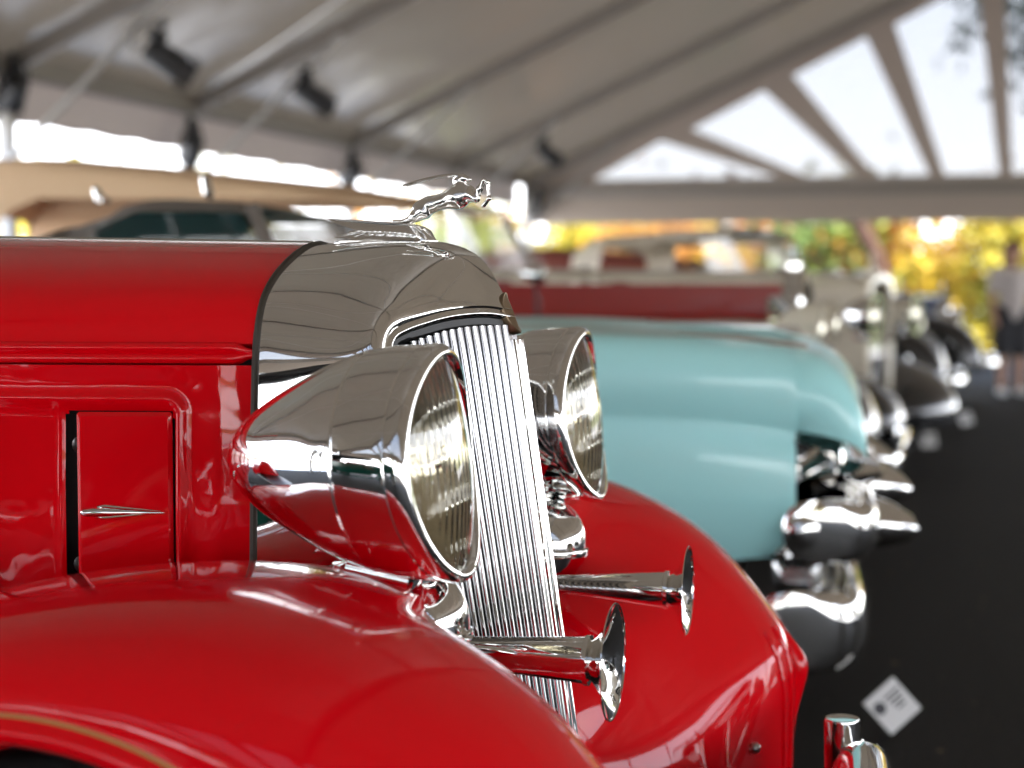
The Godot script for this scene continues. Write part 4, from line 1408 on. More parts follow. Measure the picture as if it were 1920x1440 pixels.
func cyan_car() -> void:
	var car := thing("pastel_car", "pale turquoise fifties car with hooded headlamps, grey top and massive chrome bumper", "car", Vector3(-0.08, 0, -3.085), 0.1)
	# local z: near flank at about +0.92
	var yc := [Vector2(-4.7, 0.93), Vector2(-4.0, 0.98), Vector2(-2.6, 1.04), Vector2(-1.2, 1.078), Vector2(-0.57, 1.074), Vector2(-0.17, 1.058), Vector2(0.04, 1.043), Vector2(0.16, 1.027)]
	obj("body", mesh_of(func(mb):
		for s in [1, -1]:
			var rows := []
			for i in 49:
				var x := lerpf(0.155, -4.7, pow(i / 48.0, 1.3))
				var c := at_x(yc, x)
				var cr := at_x([Vector2(-0.5, 0.852), Vector2(-0.1, 0.842), Vector2(0.11, 0.82), Vector2(0.2, 0.8)], x)
				var tl := 1.0 - 0.12 * smoothstep(-3.6, -4.7, x)
				var yb := 0.525 + 0.02 * smoothstep(-0.1, 0.1, x)
				var pts := [Vector2(0.84, yb - 0.06), Vector2(0.885, yb), Vector2(0.912, yb + 0.06), Vector2(0.922, 0.63), Vector2(0.93, 0.66), Vector2(0.93, 0.74), Vector2(0.92, cr - 0.035), Vector2(0.908, cr - 0.005), Vector2(0.912, cr + 0.015), Vector2(0.935, cr + 0.05), Vector2(0.943, 0.95), Vector2(0.93, c - 0.06), Vector2(0.9, c - 0.02), Vector2(0.85, c - 0.002), Vector2(0.8, c), Vector2(0.72, c - 0.012), Vector2(0.62, c - 0.035), Vector2(0.45, c - 0.025), Vector2(0.2, c - 0.005), Vector2(0.0, c + 0.0)]
				var row := PackedVector3Array()
				for p in pts:
					row.append(Vector3(x, p.y, p.x * tl * s))
				rows.append(row)
			mb.grid(rows, false, false, Vector3(0, 0.6, s))
		var tail := PackedVector3Array([Vector3(-4.7, 0.44, -0.75), Vector3(-4.7, 0.9, -0.8), Vector3(-4.7, 0.93, 0), Vector3(-4.7, 0.9, 0.8), Vector3(-4.7, 0.44, 0.75)])
		mb.fan(tail, Vector3(-4.7, 0.7, 0), Vector3(-1, 0, 0)), 45.0), M.cyan, car)
	obj("bonnet_nose", mesh_of(func(mb):
		var rows := []
		for i in 9:
			var t := i / 8.0
			var x := 0.15 + 0.2 * sin(t * PI / 2)
			var drop := 0.19 * (1.0 - cos(t * PI / 2))
			var row := PackedVector3Array()
			for k in 17:
				var z := lerpf(-0.62, 0.62, k / 16.0)
				row.append(Vector3(x - 0.1 * pow(absf(z) / 0.62, 2.0), 1.022 + 0.01 * (1.0 - pow(absf(z) / 0.62, 2.0)) - drop, z))
			rows.append(row)
		mb.grid(rows, false, false, Vector3(0.5, 1, 0))), M.cyan, car)
	obj("bonnet_ornament", mesh_of(func(mb): mb.tube([Vector3(0.2, 1.03, 0), Vector3(0.08, 1.06, 0), Vector3(-0.3, 1.075, 0)], [0.01, 0.02, 0.006], 12)), M.chrome, car)
	for s in [1, -1]:
		obj("trim_strip", mesh_of(func(mb):
			mb.tube([Vector3(0.18, 1.027, 0.84 * s), Vector3(0.0, 1.05, 0.845 * s), Vector3(-0.15, 1.06, 0.845 * s)], [0.012, 0.014, 0.004], 8)), M.chrome, car)
	for s in [1, -1]:
		# hooded headlamp: an arched brow over a chrome ring
		obj("fender_nose", mesh_of(func(mb):
			# the fender rolls forward and down in one dome over the lamp
			var rows := []
			for i in 17:
				var t := i / 16.0 * PI / 2.0
				var x := 0.148 + 0.185 * sin(t)
				var top := 0.775 + 0.252 * pow(cos(t), 0.85)
				var bot := 0.735 - 0.012 * sin(t)
				var zo := 0.942 - 0.05 * (1.0 - cos(t))
				var zi := 0.52 + 0.06 * (1.0 - cos(t))
				var row := PackedVector3Array()
				for k in 25:
					var a := lerpf(-0.35, PI + 0.35, k / 24.0)
					var ca := signf(cos(a)) * pow(absf(cos(a)), 0.7)
					var sa := signf(sin(a)) * pow(absf(sin(a)), 0.8)
					var yy := (top + bot) / 2.0 + (top - bot) / 2.0 * sa
					row.append(Vector3(x, yy, ((zo + zi) / 2.0 + (zo - zi) / 2.0 * ca - 0.036 * smoothstep(0.9, 0.81, yy) * smoothstep(0.75, 0.0, sin(t)) * smoothstep(0.0, 0.6, ca)) * s))
				rows.append(row)
			mb.grid(rows, false, false, Vector3(0.3, 1.0, 0.3 * s)), 45.0), M.cyan, car)
		var ring := obj("headlamp", mesh_of(func(mb): mb.lathe([Vector2(-0.12, 0.1), Vector2(-0.02, 0.1), Vector2(0.0, 0.095), Vector2(0.005, 0.085), Vector2(-0.005, 0.08)], Vector3(0.27, 0.71, 0.742 * s), Vector3.RIGHT, 28)), M.chrome, car)
		obj("lamp_glass", mesh_of(func(mb): mb.lathe([Vector2(-0.01, 0.082), Vector2(0.01, 0.05), Vector2(0.015, 0.0)], Vector3(0.27, 0.71, 0.742 * s), Vector3.RIGHT, 24)), M.silver, ring)
		obj("corner_guard", mesh_of(func(mb):
			# chrome corner between flank and grille
			var rows := []
			for i in 9:
				var t := i / 8.0
				var x := lerpf(0.152, 0.25, t)
				rows.append(PackedVector3Array([Vector3(x, 0.8 - 0.04 * t, (0.925 - 0.05 * t) * s), Vector3(x + 0.015, 0.72, (0.915 - 0.1 * t) * s), Vector3(x - 0.01 - 0.03 * t, 0.64, (0.91 - 0.12 * t) * s), Vector3(x - 0.03 * t, 0.56, (0.92 - 0.1 * t) * s), Vector3(x - 0.06, 0.49, (0.9 - 0.08 * t) * s)]))
			mb.grid(rows, false, false, Vector3(0.3, 0, s))), M.chrome, car)
		obj("bumper_pod", mesh_of(func(mb):
			# upper bumper wing under the headlamp with the fog lamp recess
			var rows := []
			for i in 13:
				var z := lerpf(0.92, 0.3, i / 12.0)
				var e := smoothstep(0.92, 0.8, z)
				var row := PackedVector3Array()
				for k in 14:
					var a := TAU * k / 14.0
					row.append(Vector3(0.2 + 0.05 * e + (0.1 + 0.035 * e) * cos(a), 0.685 + 0.025 * cos(a) + (0.022 + 0.022 * e) * sin(a), z * s))
				rows.append(row)
			mb.grid(rows, true)), M.chrome, car)
		obj("bumper_bullet", mesh_of(func(mb): mb.lathe([Vector2(-0.15, 0.0), Vector2(-0.15, 0.085), Vector2(-0.04, 0.085), Vector2(0.02, 0.07), Vector2(0.075, 0.045), Vector2(0.105, 0.02), Vector2(0.112, 0.0)], Vector3(0.37, 0.63, 0.4 * s), Vector3(1, -0.14, 0), 28)), M.chrome, car)
		obj("bumper_tip", mesh_of(func(mb): mb.lathe([Vector2(-0.2, 0.0), Vector2(-0.2, 0.075), Vector2(-0.05, 0.075), Vector2(0.03, 0.06), Vector2(0.085, 0.035), Vector2(0.105, 0.0)], Vector3(0.38, 0.55, 0.62 * s), Vector3(1, -0.16, 0), 28)), M.chrome, car)
	obj("grille_bars", mesh_of(func(mb):
		for k in 7:
			mb.bar(Vector3(0.24, 0.55 + 0.045 * k, -0.5), Vector3(0.24, 0.55 + 0.045 * k, 0.5), 0.03, 0.012)
		for k in 13:
			mb.bar(Vector3(0.225, 0.52, -0.48 + 0.08 * k), Vector3(0.225, 0.86, -0.48 + 0.08 * k), 0.02, 0.01)), M.chrome, car)
	obj("grille_well", mesh_of(func(mb): mb.box(Vector3(0.14, 0.66, 0), Vector3(0.04, 0.42, 1.7), 0.01)), M.gap, car)
	obj("upper_bumper", mesh_of(func(mb): bumper_bar(mb, 0.3, 0.565, 0.09, 0.085, 0.93, 0.13)), M.chrome, car)
	obj("lower_bumper", mesh_of(func(mb): bumper_bar(mb, 0.28, 0.305, 0.085, 0.11, 0.93, 0.2)), M.chrome, car)
	obj("gravel_pan", mesh_of(func(mb): mb.box(Vector3(0.16, 0.44, 0), Vector3(0.12, 0.08, 1.7), 0.02)), M.satin, car)
	obj("underside", mesh_of(func(mb): mb.box(Vector3(-2.2, 0.36, 0), Vector3(4.4, 0.2, 1.6), 0.03)), M.black, car)
	for x in [-0.75, -3.7]:
		for s in [1, -1]:
			wheel(car, Vector3(x, 0.34, 0.8 * s), 0.34, 0.18, s, M.chrome, M.white)
	# cabin: grey folding top over turquoise seats
	obj("cabin_top", mesh_of(func(mb):
		var rows := []
		for i in 25:
			var x := lerpf(-1.37, -2.16, i / 24.0)
			var top := at_x([Vector2(-2.16, 1.12), Vector2(-2.1, 1.27), Vector2(-2.02, 1.36), Vector2(-1.96, 1.4), Vector2(-1.85, 1.435), Vector2(-1.68, 1.452), Vector2(-1.5, 1.44), Vector2(-1.37, 1.415)], x)
			var rail := at_x([Vector2(-2.16, 1.05), Vector2(-2.08, 1.06), Vector2(-2.07, 1.25), Vector2(-2.0, 1.3), Vector2(-1.98, 1.07), Vector2(-1.84, 1.07), Vector2(-1.79, 1.36), Vector2(-1.7, 1.4), Vector2(-1.5, 1.4), Vector2(-1.37, 1.39)], x)
			var row := PackedVector3Array()
			for k in 19:
				var a := PI * k / 18.0
				var w := 0.62 + 0.1 * smoothstep(1.4, 1.1, rail)
				var sy := pow(sin(a), 0.5)
				row.append(Vector3(x, lerpf(rail, top, sy), w * cos(a) * (1.0 - 0.06 * sy)))
			rows.append(row)
		mb.grid(rows, false, false, Vector3.UP), 50.0), M.grey_cloth, car)
	for s in [1, -1]:
		obj("windscreen_pillar", mesh_of(func(mb): mb.tube([Vector3(-1.37, 1.41, 0.6 * s), Vector3(-1.28, 1.25, 0.66 * s), Vector3(-1.12, 1.09, 0.72 * s)], 0.022, 8)), M.grey_cloth, car)
		obj("side_window", mesh_of(func(mb): mb.slab(PackedVector2Array([Vector2(-1.82, 1.07), Vector2(-1.82, 1.35), Vector2(-1.7, 1.395), Vector2(-1.4, 1.395), Vector2(-1.15, 1.08)]), 0.0, 0.004, Transform3D(Basis(Vector3.RIGHT, -0.25 * s), Vector3(0, 0.27 if false else 0.0, 0.96 * s - 0.0)) if false else Transform3D(Basis(), Vector3(0, 0, 0.64 * s)))), M.dark_glass, car)
	obj("windscreen", mesh_of(func(mb):
		var rows := []
		for i in 7:
			var t := i / 6.0
			var row := PackedVector3Array()
			for k in 13:
				var q := -1.0 + k / 6.0
				row.append(Vector3(lerpf(-0.98, -1.33, t) - 0.16 * q * q, lerpf(1.09, 1.41, t), lerpf(0.72, 0.6, t) * q))
			rows.append(row)
		mb.grid(rows, false, false, Vector3(1, 0.5, 0))), M.dark_glass, car)
	obj("dashboard", mesh_of(func(mb): mb.box(Vector3(-1.35, 1.05, 0), Vector3(0.4, 0.12, 1.3), 0.04)), M.cyan_in, car)
	obj("steering_wheel", mesh_of(func(mb):
		var pts := []
		for k in 25:
			var a := TAU * k / 24.0
			pts.append(Vector3(-1.62 + 0.08 * sin(a), 1.12 + 0.17 * sin(a), -0.33 + 0.19 * cos(a)))
		mb.tube(pts, 0.013, 8, false)), M.white, car)
	for s in [1, -1]:
		obj("seat", mesh_of(func(mb):
			mb.box(Vector3(-2.06, 1.0, 0.33 * s), Vector3(0.16, 0.5, 0.58), 0.06, Basis(Vector3(0, 0, 1), 0.18))
			mb.box(Vector3(-1.85, 0.78, 0.33 * s), Vector3(0.5, 0.16, 0.58), 0.06)), M.cyan_in, car)
	obj("cabin_floor", mesh_of(func(mb): mb.box(Vector3(-2.0, 0.92, 0), Vector3(1.4, 0.05, 1.2), 0.01)), M.gap, car)
	obj("roof_mirror", mesh_of(func(mb):
		mb.tube([Vector3(-1.52, 1.44, 0.5), Vector3(-1.54, 1.48, 0.52)], 0.008, 8)
		mb.lathe([Vector2(-0.02, 0.0), Vector2(-0.01, 0.014), Vector2(0.04, 0.016), Vector2(0.06, 0.0)], Vector3(-1.53, 1.49, 0.52), Vector3(0.3, -1, 0.2), 14)), M.chrome, car)
	obj("roof_mirror", mesh_of(func(mb):
		mb.tube([Vector3(-1.83, 1.43, 0.5), Vector3(-1.86, 1.46, 0.52)], 0.008, 8)
		mb.lathe([Vector2(-0.02, 0.0), Vector2(-0.01, 0.012), Vector2(0.02, 0.012), Vector2(0.04, 0.0)], Vector3(-1.86, 1.46, 0.52), Vector3(0.4, -1, 0.2), 14)), M.chrome, car)


func bumper_bar(mb: MB, x: float, y: float, rx: float, ry: float, half: float, wrap: float) -> void:
	var rows := []
	for i in 33:
		var t := -1.0 + i / 16.0
		var z := half * sin(t * PI / 2.0) / sin(PI / 2.0)
		var back := wrap * pow(absf(t), 5.0)
		var sc := 1.0 - 0.5 * smoothstep(0.92, 1.0, absf(t))
		var row := PackedVector3Array()
		for k in 16:
			var a := TAU * k / 16.0
			var c := cos(a)
			row.append(Vector3(x - back + rx * signf(c) * pow(absf(c), 0.7) * sc, y + ry * sin(a) * sc, z))
		rows.append(row)
	mb.grid(rows, true)
	mb.fan(rows[0], Vector3(x - wrap - rx * 0.1, y, -half - rx * 0.2), Vector3(0, 0, -1))
	mb.fan(rows[32], Vector3(x - wrap - rx * 0.1, y, half + rx * 0.2), Vector3(0, 0, 1))


func simple_lamp(car: Node3D, at: Vector3, r: float, m: Material, fw := 1.0) -> void:
	var l := obj("headlamp", mesh_of(func(mb): mb.lathe([Vector2(-r * 1.5, 0), Vector2(-r * 1.42, r * 0.3), Vector2(-r * 1.0, r * 0.72), Vector2(-r * 0.4, r * 0.96), Vector2(0, r), Vector2(0.02, r * 0.98), Vector2(0.02, r * 0.9), Vector2(0.0, r * 0.88)], at, Vector3(fw, 0, 0), 24)), m, car)
	obj("lamp_glass", mesh_of(func(mb): mb.lathe([Vector2(-0.01, r * 0.9), Vector2(0.02, r * 0.6), Vector2(0.03, 0)], at, Vector3(fw, 0, 0), 20)), M.silver, l)


func old_car(p: Dictionary) -> Node3D:
	# a prewar car: bonnet nose at x = 0
	var car := thing(p.name, p.label, "car", p.at, p.get("turn", 0.0))
	var bm: Material = p.body
	var fm: Material = p.fender
	var tm: Material = p.get("top_paint", bm)
	var L: float = p.get("hood", 1.45)
	var h: float = p.get("h", 1.22)
	var hw := 0.27
	for s in [1, -1]:
		obj("bonnet_side", mesh_of(func(mb):
			var rows := []
			for i in 9:
				var x := lerpf(-0.1, -L - 0.3, i / 8.0)
				var w := hw + 0.12 * i / 8.0
				rows.append(PackedVector3Array([Vector3(x, 0.6, w * s), Vector3(x, h - 0.22, w * s), Vector3(x, h - 0.19, (w + 0.012) * s), Vector3(x, h - 0.17, w * s), Vector3(x, h - 0.045, (w - 0.004) * s)]))
			mb.grid(rows, false, false, Vector3(0, 0.1, s))), bm, car)
	obj("bonnet_top", mesh_of(func(mb):
		var rows := []
		for i in 9:
			var x := lerpf(-0.1, -L - 0.3, i / 8.0)
			var w := hw + 0.12 * i / 8.0
			var row := PackedVector3Array()
			for k in 13:
				var a := PI * k / 12.0
				row.append(Vector3(x, h - 0.045 + 0.055 * sin(a) + 0.02 * i / 8.0, (w + 0.004) * cos(a)))
			rows.append(row)
		mb.grid(rows, false, false, Vector3.UP)), tm, car)
	obj("radiator_shell", mesh_of(func(mb):
		var out := []
		var inn := []
		for q in [Vector2(-hw * 0.85, 0.45), Vector2(-hw, 0.8), Vector2(-hw, h - 0.12), Vector2(-hw * 0.8, h - 0.01), Vector2(0, h + 0.03), Vector2(hw * 0.8, h - 0.01), Vector2(hw, h - 0.12), Vector2(hw, 0.8), Vector2(hw * 0.85, 0.45)]:
			out.append(q * Vector2(1.04, 1.0))
			inn.append(Vector2(q.x * 0.78, q.y - 0.06))
		var rows := []
		for i in out.size():
			rows.append(PackedVector3Array([Vector3(-0.16, out[i].y, out[i].x), Vector3(-0.02, out[i].y, out[i].x), Vector3(0.0, lerpf(out[i].y, inn[i].y, 0.3), lerpf(out[i].x, inn[i].x, 0.3)), Vector3(0.0, lerpf(out[i].y, inn[i].y, 0.8), lerpf(out[i].x, inn[i].x, 0.8)), Vector3(-0.03, inn[i].y, inn[i].x)]))
		mb.grid(rows, false, false, Vector3(1, 1, 0))
		mb.lathe([Vector2(0, 0.03), Vector2(0.03, 0.03), Vector2(0.05, 0.012), Vector2(0.11, 0.02), Vector2(0.13, 0.0)], Vector3(-0.07, h + 0.02, 0), Vector3.UP, 16)), p.get("shell", M.chrome), car)
	obj("grille", mesh_of(func(mb):
		mb.box(Vector3(-0.05, 0.78, 0), Vector3(0.02, 0.7, hw * 1.5), 0.0)), M.gap, car)
	obj("grille_bars", mesh_of(func(mb):
		for k in 11:
			mb.bar(Vector3(-0.03, 0.45, hw * 0.72 * (k - 5) / 5.0), Vector3(-0.03, h - 0.13, hw * 0.72 * (k - 5) / 5.0), 0.012, 0.012)), M.chrome, car)
	var crown := crv2([Vector2(0.3, 0.34), Vector2(0.31, 0.48), Vector2(0.24, 0.65), Vector2(0.1, 0.78), Vector2(-0.1, 0.86), Vector2(-0.35, 0.87), Vector2(-0.65, 0.78), Vector2(-0.95, 0.58), Vector2(-1.2, 0.4), Vector2(-1.4, 0.34)], 4)
	for i in crown.size():
		crown[i] = Vector2(crown[i].x, crown[i].y * p.get("low", 1.0))
	var rear := crv2([Vector2(-2.75, 0.34), Vector2(-2.85, 0.55), Vector2(-3.0, 0.74), Vector2(-3.25, 0.86), Vector2(-3.5, 0.85), Vector2(-3.75, 0.72), Vector2(-3.95, 0.5), Vector2(-4.05, 0.34)], 4)
	var din := func(c: Vector2) -> float: return 0.2 if c.x > -0.6 else 0.12
	for s in [1, -1]:
		obj("front_fender", mesh_of(func(mb): fender_mesh(mb, crown, Vector2(-0.25, 0.37), 0.4, 0.66, s, din, 0.33, 0.17, 9), 60.0), fm, car)
		obj("rear_fender", mesh_of(func(mb): fender_mesh(mb, rear, Vector2(-3.4, 0.37), 0.4, 0.7, s, din, 0.12, 0.15, 8), 60.0), fm, car)
		obj("running_board", mesh_of(func(mb): mb.box(Vector3(-2.05, 0.33, 0.68 * s), Vector3(1.5, 0.05, 0.3), 0.01)), fm, car)
		wheel(car, Vector3(-0.25, 0.36, 0.74 * s), 0.36, 0.15, s, M.chrome, p.get("rim", M.cream))
		wheel(car, Vector3(-3.4, 0.36, 0.74 * s), 0.36, 0.15, s, M.chrome, p.get("rim", M.cream))
		simple_lamp(car, Vector3(0.08, h - 0.25, 0.44 * s), 0.13, p.get("lamp", M.chrome))
		obj("side_lamp", mesh_of(func(mb):
			mb.lathe([Vector2(-0.1, 0), Vector2(-0.06, 0.03), Vector2(0, 0.045), Vector2(0.03, 0.04), Vector2(0.035, 0)], Vector3(-L + 0.12, h + 0.0, 0.5 * s), Vector3.RIGHT, 16)
			mb.tube([Vector3(-L + 0.1, h - 0.2, 0.42 * s), Vector3(-L + 0.1, h - 0.02, 0.5 * s)], 0.012, 8)), M.chrome, car)
	if p.get("bumper", true):
		obj("bumper", mesh_of(func(mb): bumper_bar(mb, 0.45, 0.42, 0.02, 0.05, 0.82, 0.15)), M.chrome, car)
	obj("lamp_bar", mesh_of(func(mb): mb.tube([Vector3(0.0, h - 0.38, -0.5), Vector3(0.05, h - 0.4, 0.0), Vector3(0.0, h - 0.38, 0.5)], 0.018, 8)), M.chrome, car)
	obj("body", mesh_of(func(mb): body_tub(mb, -L - 0.25, -4.0, 0.42, 0.66, 0.45, h - 0.02)), bm, car)
	for q in [1.0, 2.0]:
		obj("seat_back", mesh_of(func(mb): mb.box(Vector3(-L - q, 0.95, 0), Vector3(0.16, 0.6, 1.1), 0.05)), p.get("seat", M.leather), car)
	obj("steering_wheel", mesh_of(func(mb):
		var pts := []
		for k in 21:
			var a := TAU * k / 20.0
			pts.append(Vector3(-L - 0.62 + 0.07 * sin(a), 1.16 + 0.18 * sin(a), 0.3 + 0.19 * cos(a)))
		mb.tube(pts, 0.012, 8, false)), M.black, car)
	# windscreen
	var wx := -L - 0.22
	var wy: float = p.get("ws", 0.34)
	obj("windscreen_frame", mesh_of(func(mb):
		for s in [1, -1]:
			mb.tube([Vector3(wx + 0.1, h - 0.03, 0.5 * s), Vector3(wx - 0.1, h + wy, 0.48 * s)], 0.018, 8)
		mb.tube([Vector3(wx - 0.1, h + wy, -0.48), Vector3(wx - 0.1, h + wy, 0.48)], 0.018, 8)
		mb.tube([Vector3(wx + 0.1, h, -0.5), Vector3(wx + 0.1, h, 0.5)], 0.014, 8)), p.get("frame", M.chrome), car)
	obj("windscreen", mesh_of(func(mb): mb.grid([PackedVector3Array([Vector3(wx + 0.1, h, -0.49), Vector3(wx + 0.1, h, 0.49)]), PackedVector3Array([Vector3(wx - 0.1, h + wy - 0.01, -0.47), Vector3(wx - 0.1, h + wy - 0.01, 0.47)])], false, false, Vector3(1, 0.5, 0))), M.glass, car)
	for s in [1, -1]:
		obj("wind_wing", mesh_of(func(mb): mb.slab(PackedVector2Array([Vector2(wx - 0.12, h + 0.02), Vector2(wx - 0.2, h + wy * 0.85), Vector2(wx + 0.0, h + wy * 0.85), Vector2(wx + 0.13, h + 0.02)]), 0.56 * s, 0.565 * s)), M.glass, car)
	if p.has("top"):
		var top: Array = p.top
		var rail: Array = p.rail
		var w0: float = p.get("top_w", 0.66)
		obj("soft_top", mesh_of(func(mb):
			var rows := []
			for i in 49:
				var x := lerpf(top[0].x, top[top.size() - 1].x, i / 48.0)
				var ty := at_x(top, x)
				var ry := minf(at_x(rail, x), ty - 0.02)
				var sh := ty - 0.055
				var row := PackedVector3Array()
				for s in [1, -1]:
					var half := [Vector2(1.0, ry), Vector2(1.0, lerpf(ry, sh, 0.33)), Vector2(1.0, lerpf(ry, sh, 0.66)), Vector2(0.985, maxf(sh, ry + 0.005)), Vector2(0.93, ty - 0.02), Vector2(0.8, ty - 0.004), Vector2(0.4, ty + 0.012), Vector2(0.0, ty + 0.018)]
					if s < 0:
						half.reverse()
						half = half.slice(1)
					for q in half:
						row.append(Vector3(x, q.y, q.x * w0 * s))
				rows.append(row)
			mb.grid(rows, false, false, Vector3.UP), 50.0), p.top_m, car)
	return car


func other_cars() -> void:
	old_car({"name": "touring_car", "label": "dark red touring car with cream bonnet top and tall tan soft top", "at": Vector3(-0.14, 0, -6.05), "body": M.maroon, "fender": M.car_black, "top_paint": M.cream, "h": 1.235, "hood": 1.3, "ws": 0.32,
		"top": [Vector2(-4.45, 1.55), Vector2(-4.35, 1.75), Vector2(-4.05, 1.805), Vector2(-3.67, 1.81), Vector2(-3.2, 1.765), Vector2(-2.3, 1.665), Vector2(-1.93, 1.6), Vector2(-1.78, 1.56)],
		"rail": [Vector2(-4.4, 1.1), Vector2(-3.93, 1.1), Vector2(-3.88, 1.43), Vector2(-3.8, 1.53), Vector2(-3.62, 1.6), Vector2(-2.6, 1.585), Vector2(-1.95, 1.575), Vector2(-1.8, 1.54)], "top_m": M.tan_cloth, "top_w": 0.68, "lamp": M.cream})
	old_car({"name": "roadster", "label": "cream roadster with black fenders turned towards the aisle, light roof rail", "at": Vector3(0.06, 0, -9.05), "turn": -0.25, "bumper": false, "low": 0.8, "body": M.cream, "fender": M.car_black, "h": 1.24, "hood": 0.6, "ws": 0.3, "shell": M.cream, "lamp": M.chrome, "rim": M.chrome,
		"top": [Vector2(-1.9, 1.4), Vector2(-1.75, 1.49), Vector2(-1.3, 1.52), Vector2(-0.9, 1.53), Vector2(-0.8, 1.52)], "rail": [Vector2(-1.9, 1.02), Vector2(-1.72, 1.02), Vector2(-1.68, 1.44), Vector2(-0.8, 1.47)], "top_m": M.cream, "top_w": 0.6})
	old_car({"name": "black_car", "label": "black prewar car with brown soft top, two cars past the maroon one", "at": Vector3(0.12, 0, -12.5), "body": M.car_black, "fender": M.car_black, "h": 1.08, "hood": 1.3, "ws": 0.3,
		"top": [Vector2(-4.1, 1.2), Vector2(-3.9, 1.42), Vector2(-3.0, 1.47), Vector2(-2.2, 1.42), Vector2(-1.7, 1.34)], "rail": [Vector2(-4.1, 1.0), Vector2(-3.6, 1.0), Vector2(-3.4, 1.3), Vector2(-1.7, 1.3)], "top_m": M.leather})
	old_car({"name": "blue_car", "label": "dark blue open car beyond the black one, farthest in the row", "at": Vector3(0.42, 0, -15.7), "body": M.navy, "fender": M.car_black, "h": 1.05, "hood": 1.3, "ws": 0.32})
	# beside the photographer and across the aisle: seen mirrored in the chrome
	old_car({"name": "green_car", "label": "dark green vintage car beside the camera, seen only as a reflection in chrome", "at": Vector3(-0.25, 0, 4.7), "body": M.green, "fender": M.green, "h": 1.15, "hood": 1.3, "ws": 0.34,
		"top": [Vector2(-4.2, 1.2), Vector2(-4.0, 1.6), Vector2(-3.2, 1.7), Vector2(-2.2, 1.66), Vector2(-1.7, 1.58)], "rail": [Vector2(-4.2, 1.0), Vector2(-3.7, 1.0), Vector2(-3.5, 1.5), Vector2(-1.7, 1.52)], "top_m": M.black_cloth})
	old_car({"name": "wine_car", "label": "wine red open car across the aisle, seen only as a reflection in chrome", "at": Vector3(4.0, 0, -1.2), "turn": PI, "body": M.maroon, "fender": M.car_black, "h": 1.12, "hood": 1.3, "ws": 0.34})
	old_car({"name": "ivory_car", "label": "ivory open car across the aisle, seen only as a reflection in chrome", "at": Vector3(4.0, 0, -5.0), "turn": PI, "body": M.cream, "fender": M.cream, "h": 1.12, "hood": 1.3, "ws": 0.34})


func placard(at: Vector3, turn: float, tilt: float, roll: float, label: String) -> void:
	var t := thing("placard", label, "sign", at, turn, "white car placards on the asphalt")
	var bas := Basis(Vector3.UP, 0.0) * Basis(Vector3.RIGHT, tilt) * Basis(Vector3(0, 0, 1), roll)
	obj("card", mesh_of(func(mb): mb.box(Vector3(0, 0.085, 0), Vector3(0.108, 0.108, 0.004), 0.001, bas)), M.white, t)
	obj("foot", mesh_of(func(mb): mb.bar(Vector3(0, 0.0, -0.04), Vector3(0, 0.06, -0.008), 0.02, 0.006)), M.black, t)
	obj("print_line", mesh_of(func(mb):
		mb.lathe([Vector2(0.0, 0.0), Vector2(0.0, 0.017), Vector2(0.0006, 0.017), Vector2(0.0006, 0.0)], Vector3(0, 0.085, 0) + bas * Vector3(-0.03, 0.015, 0.0022), bas * Vector3(0, 0, 1), 20)
		for k in 4:
			mb.box(Vector3(0, 0.085, 0) + bas * Vector3(0.02, 0.025 - 0.013 * k, 0.0024), Vector3(0.05 - 0.008 * k, 0.006, 0.0006), 0.0, bas)), M.ink, t)


func row_details() -> void:
	placard(Vector3(0.405, 0.0, -2.38), 0.2, -0.35, 0.72, "white card turned on its corner, nearest, on the asphalt by the turquoise car")
	placard(Vector3(0.33, 0.0, -10.4), 0.1, -0.5, 0.1, "white card on the asphalt in front of the cream roadster")
	placard(Vector3(0.58, 0.0, -12.5), 0.3, -0.5, 0.2, "farthest white card on the asphalt, by the person's feet")
	# fallen leaves on the asphalt
	var rng := RandomNumberGenerator.new()
	rng.seed = 5
	var mb := MB.new()
	for i in 260:
		var x := rng.randf_range(0.2, 3.0)
		var z := rng.randf_range(-16.0, -1.0)
		var a := rng.randf() * TAU
		var s := rng.randf_range(0.008, 0.02)
		var e := Vector3(cos(a), 0, sin(a)) * s
		var g := Vector3(-sin(a), 0, cos(a)) * s * 0.6
		var o := Vector3(x, 0.004, z)
		mb.grid([PackedVector3Array([o - e, o - g]), PackedVector3Array([o + g + Vector3(0, 0.004, 0), o + e])], false, false, Vector3.UP)
	var lv := obj("fallen_leaves", mb.fin(), mat(0.1, 0.06, 0.025, 0.8))
	lv.set_meta("kind", "stuff")
	tag(lv, "small brown leaves scattered on the dark asphalt aisle", "leaves")


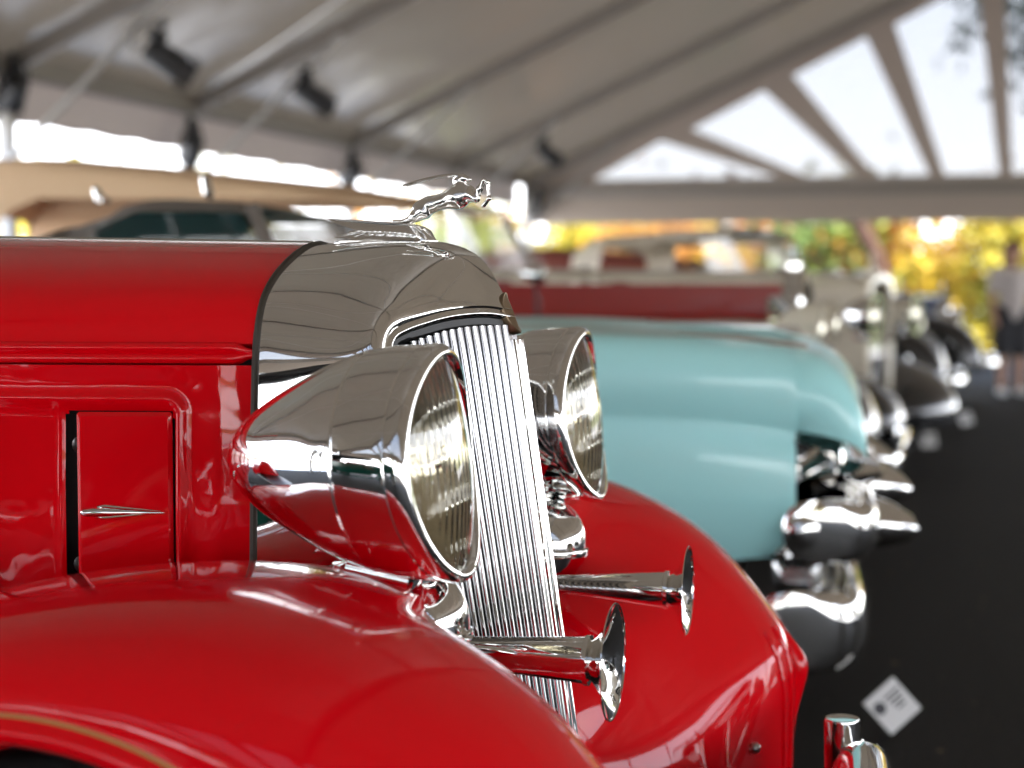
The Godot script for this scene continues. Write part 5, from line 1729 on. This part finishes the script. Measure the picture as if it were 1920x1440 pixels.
func visitor() -> void:
	var t := thing("person", "person in pale grey top, dark shorts and white shoes standing in the aisle at right", "person", Vector3(1.03, 0, -17.0), deg_to_rad(-70))
	# local +x = facing direction
	var skin := mat(0.45, 0.25, 0.17, 0.55)
	var body := obj("body", mesh_of(func(mb):
		var b := Blob.new()
		b.k = 0.03
		for s in [1, -1]:
			b.cap(Vector3(0, 0.05, 0.1 * s), 0.035, Vector3(0.14, 0.03, 0.115 * s), 0.025)
			b.cap(Vector3(0, 0.06, 0.1 * s), 0.036, Vector3(-0.01, 0.3, 0.1 * s), 0.055)
			b.cap(Vector3(-0.01, 0.3, 0.1 * s), 0.052, Vector3(0.01, 0.46, 0.095 * s), 0.055)
			b.cap(Vector3(0.01, 0.46, 0.095 * s), 0.058, Vector3(0, 0.82, 0.085 * s), 0.085)
			b.cap(Vector3(0, 1.3, 0.16 * s), 0.05, Vector3(-0.02, 1.04, 0.215 * s), 0.038)
			b.cap(Vector3(-0.02, 1.04, 0.215 * s), 0.038, Vector3(0.06, 0.82, 0.2 * s), 0.026)
			b.cap(Vector3(0.06, 0.82, 0.2 * s), 0.026, Vector3(0.09, 0.74, 0.195 * s), 0.03)
		b.cap(Vector3(0, 0.86, -0.06), 0.1, Vector3(0, 0.86, 0.06), 0.1)
		b.cap(Vector3(0, 0.9, 0), 0.12, Vector3(0.01, 1.2, 0), 0.12)
		b.cap(Vector3(0, 1.29, -0.13), 0.055, Vector3(0, 1.29, 0.13), 0.055)
		b.cap(Vector3(0, 1.3, 0), 0.05, Vector3(0.02, 1.42, 0), 0.045)
		b.cap(Vector3(0.03, 1.49, 0), 0.085, Vector3(0.02, 1.53, 0), 0.085)
		b.cap(Vector3(0.1, 1.47, 0), 0.012, Vector3(0.115, 1.46, 0), 0.01)
		b.mesh_into(mb, 0.02), 80.0), skin, t)
	obj("top", mesh_of(func(mb):
		var b := Blob.new()
		b.k = 0.04
		b.cap(Vector3(0, 0.88, 0), 0.145, Vector3(0.01, 1.2, 0), 0.14)
		b.cap(Vector3(0, 1.285, -0.13), 0.07, Vector3(0, 1.285, 0.13), 0.07)
		for s in [1, -1]:
			b.cap(Vector3(0, 1.29, 0.16 * s), 0.068, Vector3(-0.015, 1.12, 0.2 * s), 0.06)
		b.mesh_into(mb, 0.02), 80.0), mat(0.5, 0.45, 0.43, 0.8), body)
	obj("shorts", mesh_of(func(mb):
		var b := Blob.new()
		b.k = 0.05
		b.cap(Vector3(0, 0.86, -0.06), 0.125, Vector3(0, 0.86, 0.06), 0.125)
		for s in [1, -1]:
			b.cap(Vector3(0, 0.84, 0.085 * s), 0.115, Vector3(0.01, 0.5, 0.095 * s), 0.105)
		b.mesh_into(mb, 0.02), 80.0), mat(0.03, 0.03, 0.035, 0.85), body)
	obj("hair", mesh_of(func(mb):
		var b := Blob.new()
		b.k = 0.03
		b.cap(Vector3(-0.005, 1.54, 0), 0.1, Vector3(0.01, 1.56, 0), 0.095)
		b.cap(Vector3(-0.05, 1.5, 0), 0.085, Vector3(-0.07, 1.3, 0), 0.06)
		b.mesh_into(mb, 0.018), 80.0), mat(0.1, 0.03, 0.015, 0.6), body)
	for s in [1, -1]:
		obj("shoe", mesh_of(func(mb):
			var b := Blob.new()
			b.k = 0.02
			b.cap(Vector3(-0.02, 0.045, 0.1 * s), 0.046, Vector3(0.15, 0.035, 0.115 * s), 0.036)
			b.mesh_into(mb, 0.016), 80.0), M.white, body)
